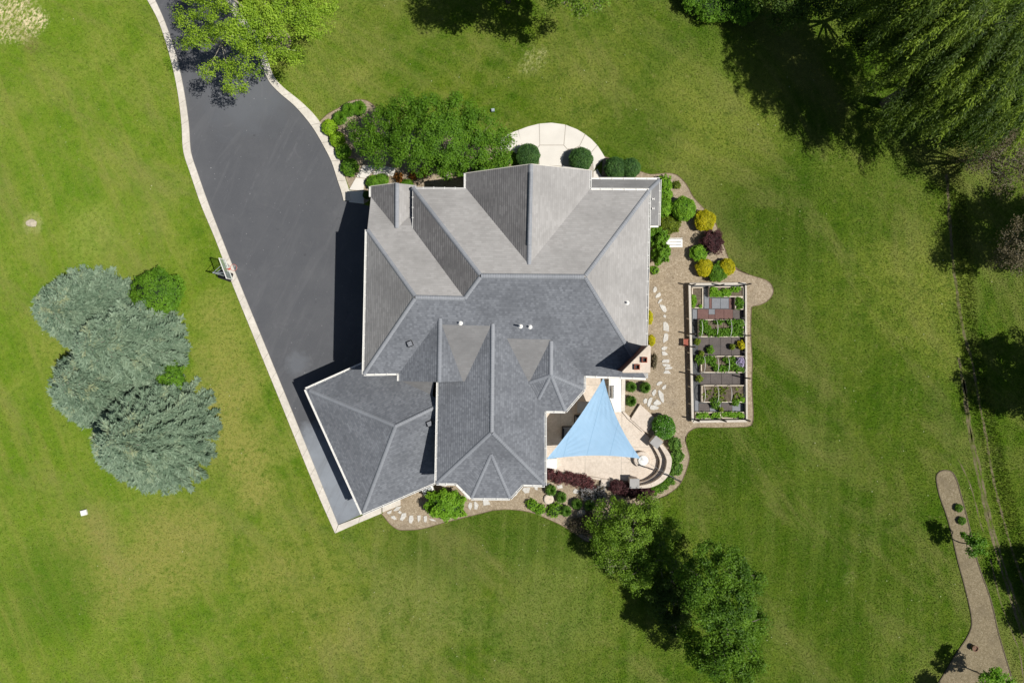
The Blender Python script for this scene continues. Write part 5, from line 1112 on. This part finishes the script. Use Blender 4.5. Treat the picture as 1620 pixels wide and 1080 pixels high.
# blue spruces
def spruce(label, base, Ht, R, seed):
    g = np.random.default_rng(seed); b = P(*base); root = empty('blue_spruce', b, label, 'spruce', 'blue spruces on the left lawn'); Vs = []; ti = []; rr_ = []
    bm = bmesh.new(); lev = 30
    wood = []
    for i in range(lev):
        f = (i+.5)/lev; z = Ht*(1-f)*.97+.15; Rr = R*(f**.62)*(1+.06*g.normal()); nb = int(6+17*f**.7); a0 = g.random()*6.28
        for j in range(nb):
            a = a0+j*2*math.pi/nb+g.normal()*.12; rb_ = Rr*(.88+.2*g.random())*(1+.10*mnoise.noise(Vector((math.cos(a)*1.5, math.sin(a)*1.5, seed+z*.3)))); bt = g.random()
            dirv = np.array([math.cos(a), math.sin(a), 0]); sid = np.array([-dirv[1], dirv[0], 0])
            m = max(4, int(rb_/.13)); u = np.linspace(.12 if f < .3 else .45, 1, m); p = dirv*(u*rb_)[:,None]; zz = z - rb_*.30*u**1.3 + rb_*.12*u**3; p[:,2] = zz
            wood.append((p[0]*.2, p[m//2], p[-1]))
            for s in (-1, 1, 0, 1, -1, 1, -1):
                ln_ = (.50*(1-u*.55)+.10)*np.minimum(1, rb_/1.4)*(.8+.4*g.random(m)); ang = .75+.2*g.normal(size=m)
                if s == 0: ang = ang*0
                d = dirv*np.cos(ang)[:,None]+sid*(s*np.sin(ang))[:,None]; d[:,2] = .18*g.normal(size=m)+.12
                sd = np.stack([-d[:,1], d[:,0], .35*g.normal(size=m)],1); sd /= np.linalg.norm(sd,axis=1)[:,None]
                q = p+g.normal(size=(m,3))*.05; wd = .030+.018*g.random(m)
                Vs.append(np.stack([q, q+d*(ln_*.45)[:,None]+sd*wd[:,None], q+d*ln_[:,None], q+d*(ln_*.45)[:,None]-sd*wd[:,None]],1))
                ti.append(np.clip(.45*bt+.55*g.random(m),0,1)); rr_.append(np.clip(.75*bt+.3*g.random(m)*(1-u*.5)+.1*(f<.25),0,1))
    V = np.concatenate(Vs).reshape(-1,3); arr_mesh('crown', V, np.arange(len(V)).reshape(-1,4), lm('spruce'), root, dict(tint=np.concatenate(ti), rare=np.concatenate(rr_)))
    tube(bm, [(0,0,0),(0,0,Ht*.6),(0,0,Ht*.98)], [.2,.1,.02], 8)
    for a_, b_, c_ in wood[::2]: tube(bm, [a_, b_, c_], [.03,.02,.008], 4, False)
    me = bpy.data.meshes.new('trunk'); bm.to_mesh(me); bm.free(); me.materials.append(M_BARK); o = bpy.data.objects.new('trunk', me); COL.objects.link(o); o.parent = root
    # solid dark cone inside the crown
    bm = bmesh.new(); bmesh.ops.create_cone(bm, cap_ends=True, segments=20, radius1=R*.66, radius2=.05, depth=Ht*.84); bmesh.ops.translate(bm, vec=(0,0,Ht*.43), verts=bm.verts)
    me = bpy.data.meshes.new('inner_cone'); bm.to_mesh(me); bm.free(); me.materials.append(CORE['s']); o = bpy.data.objects.new('inner_cone', me); COL.objects.link(o); o.parent = root
spruce('upper left blue spruce of the cluster of four', (158,492), 6.6, 3.6, 11); spruce('pale blue spruce in the middle right of the cluster', (224,546), 7.4, 3.95, 12)
spruce('lower left blue spruce of the cluster of four', (180,606), 6.2, 3.8, 13); spruce('large bottom right blue spruce of the cluster', (262,682), 7.8, 4.6, 14)

# ------------------------------------------------------------------ grass blades on the lawn
def grass_blades():
    s = .078; gx = np.arange(-41.5, 41.5, s); gy = np.arange(-28.5, 28.5, s); X, Y = np.meshgrid(gx, gy); X = X.ravel(); Y = Y.ravel()
    X = X+rng.uniform(-s, s, len(X))*.8; Y = Y+rng.uniform(-s, s, len(Y))*.8
    k = np.ones(len(X), bool)
    for poly in KEEP_OFF:
        xs = [p[0] for p in poly]; ys = [p[1] for p in poly]; w_ = (X > min(xs)) & (X < max(xs)) & (Y > min(ys)) & (Y < max(ys)) & k; idx = np.where(w_)[0]
        ins = inpoly(X[idx]+.10*np.sin(X[idx]*5.1+2*np.sin(Y[idx]*3.3)), Y[idx]+.10*np.sin(Y[idx]*4.7+2*np.sin(X[idx]*3.9)), poly); k[idx[ins]] = False
    ftp = [(p.x,p.y) for p in fp]; idx = np.where(k)[0]; k[idx[inpoly(X[idx], Y[idx], ftp)]] = False
    for pts, wd in TR:
        P_ = np.array(pts)[::2]; xs, ys = P_[:,0], P_[:,1]; w_ = k & (X > xs.min()-.3) & (X < xs.max()+.3) & (Y > ys.min()-.3) & (Y < ys.max()+.3); idx = np.where(w_)[0]
        d = np.full(len(idx), 9.0)
        for a, b in zip(P_[:-1], P_[1:]):
            ab = b-a; t_ = np.clip(((X[idx]-a[0])*ab[0]+(Y[idx]-a[1])*ab[1])/(ab@ab), 0, 1); d = np.minimum(d, np.hypot(X[idx]-a[0]-t_*ab[0], Y[idx]-a[1]-t_*ab[1]))
        k[idx[(d < wd*.8) & (rng.random(len(idx)) < .85)]] = False
    X, Y = X[k], Y[k]; n = len(X); a = rng.random(n)*2*math.pi; h = .035+.065*rng.random(n); wd = .022+.02*rng.random(n)
    # longer uncut grass along the ditch on the right
    ditch = (np.abs(X-np.interp(-Y, [-13,0,10,24], [33.6,34.8,37.0,40.5])) < .8); h[ditch] *= 2.6
    ln = h*(.3+.9*rng.random(n)); c_, s_ = np.cos(a), np.sin(a); b2 = rng.random(n)*6.28
    V = np.stack([np.stack([X-s_*wd, Y+c_*wd, np.zeros(n)],1), np.stack([X+s_*wd, Y-c_*wd, np.zeros(n)],1), np.stack([X+np.cos(b2)*ln, Y+np.sin(b2)*ln, h],1)],1).reshape(-1,3)
    o = arr_mesh('grass', V, np.arange(3*n).reshape(-1,3), M_BLADE, None, dict(tint=rng.random(n)), nside=3)
    tag(o, 'short mown green lawn grass around the house and drive', 'grass', kind='stuff')
grass_blades()
x = rng.uniform(-38, 38, 420); y = rng.uniform(-26, 26, 420); k = np.ones(420, bool)
for poly in KEEP_OFF+[[(p.x,p.y) for p in fp]]: k &= ~inpoly(x, y, poly)
k &= np.array([mnoise.noise(Vector((a*.12, b*.12, 3))) > -.12 for a, b in zip(x, y)])
cen = np.stack([x[k], y[k], np.full(k.sum(), .075)], 1)
V, Fq, ti, ra = leafquads(cen, np.full(len(cen), .02), 1, .08, .06, 3)
tag(arr_mesh('fallen_petals', V, Fq, leafmat('pale_petal', (.40,.42,.20), (.58,.58,.42), .2), None, dict(tint=ti, rare=ra)), 'pale petals and seed heads scattered over the lawn', 'petals', kind='stuff')
print('tris', sum(sum(len(p.vertices)-2 for p in []) for o in []), 'objects', len(bpy.data.objects))
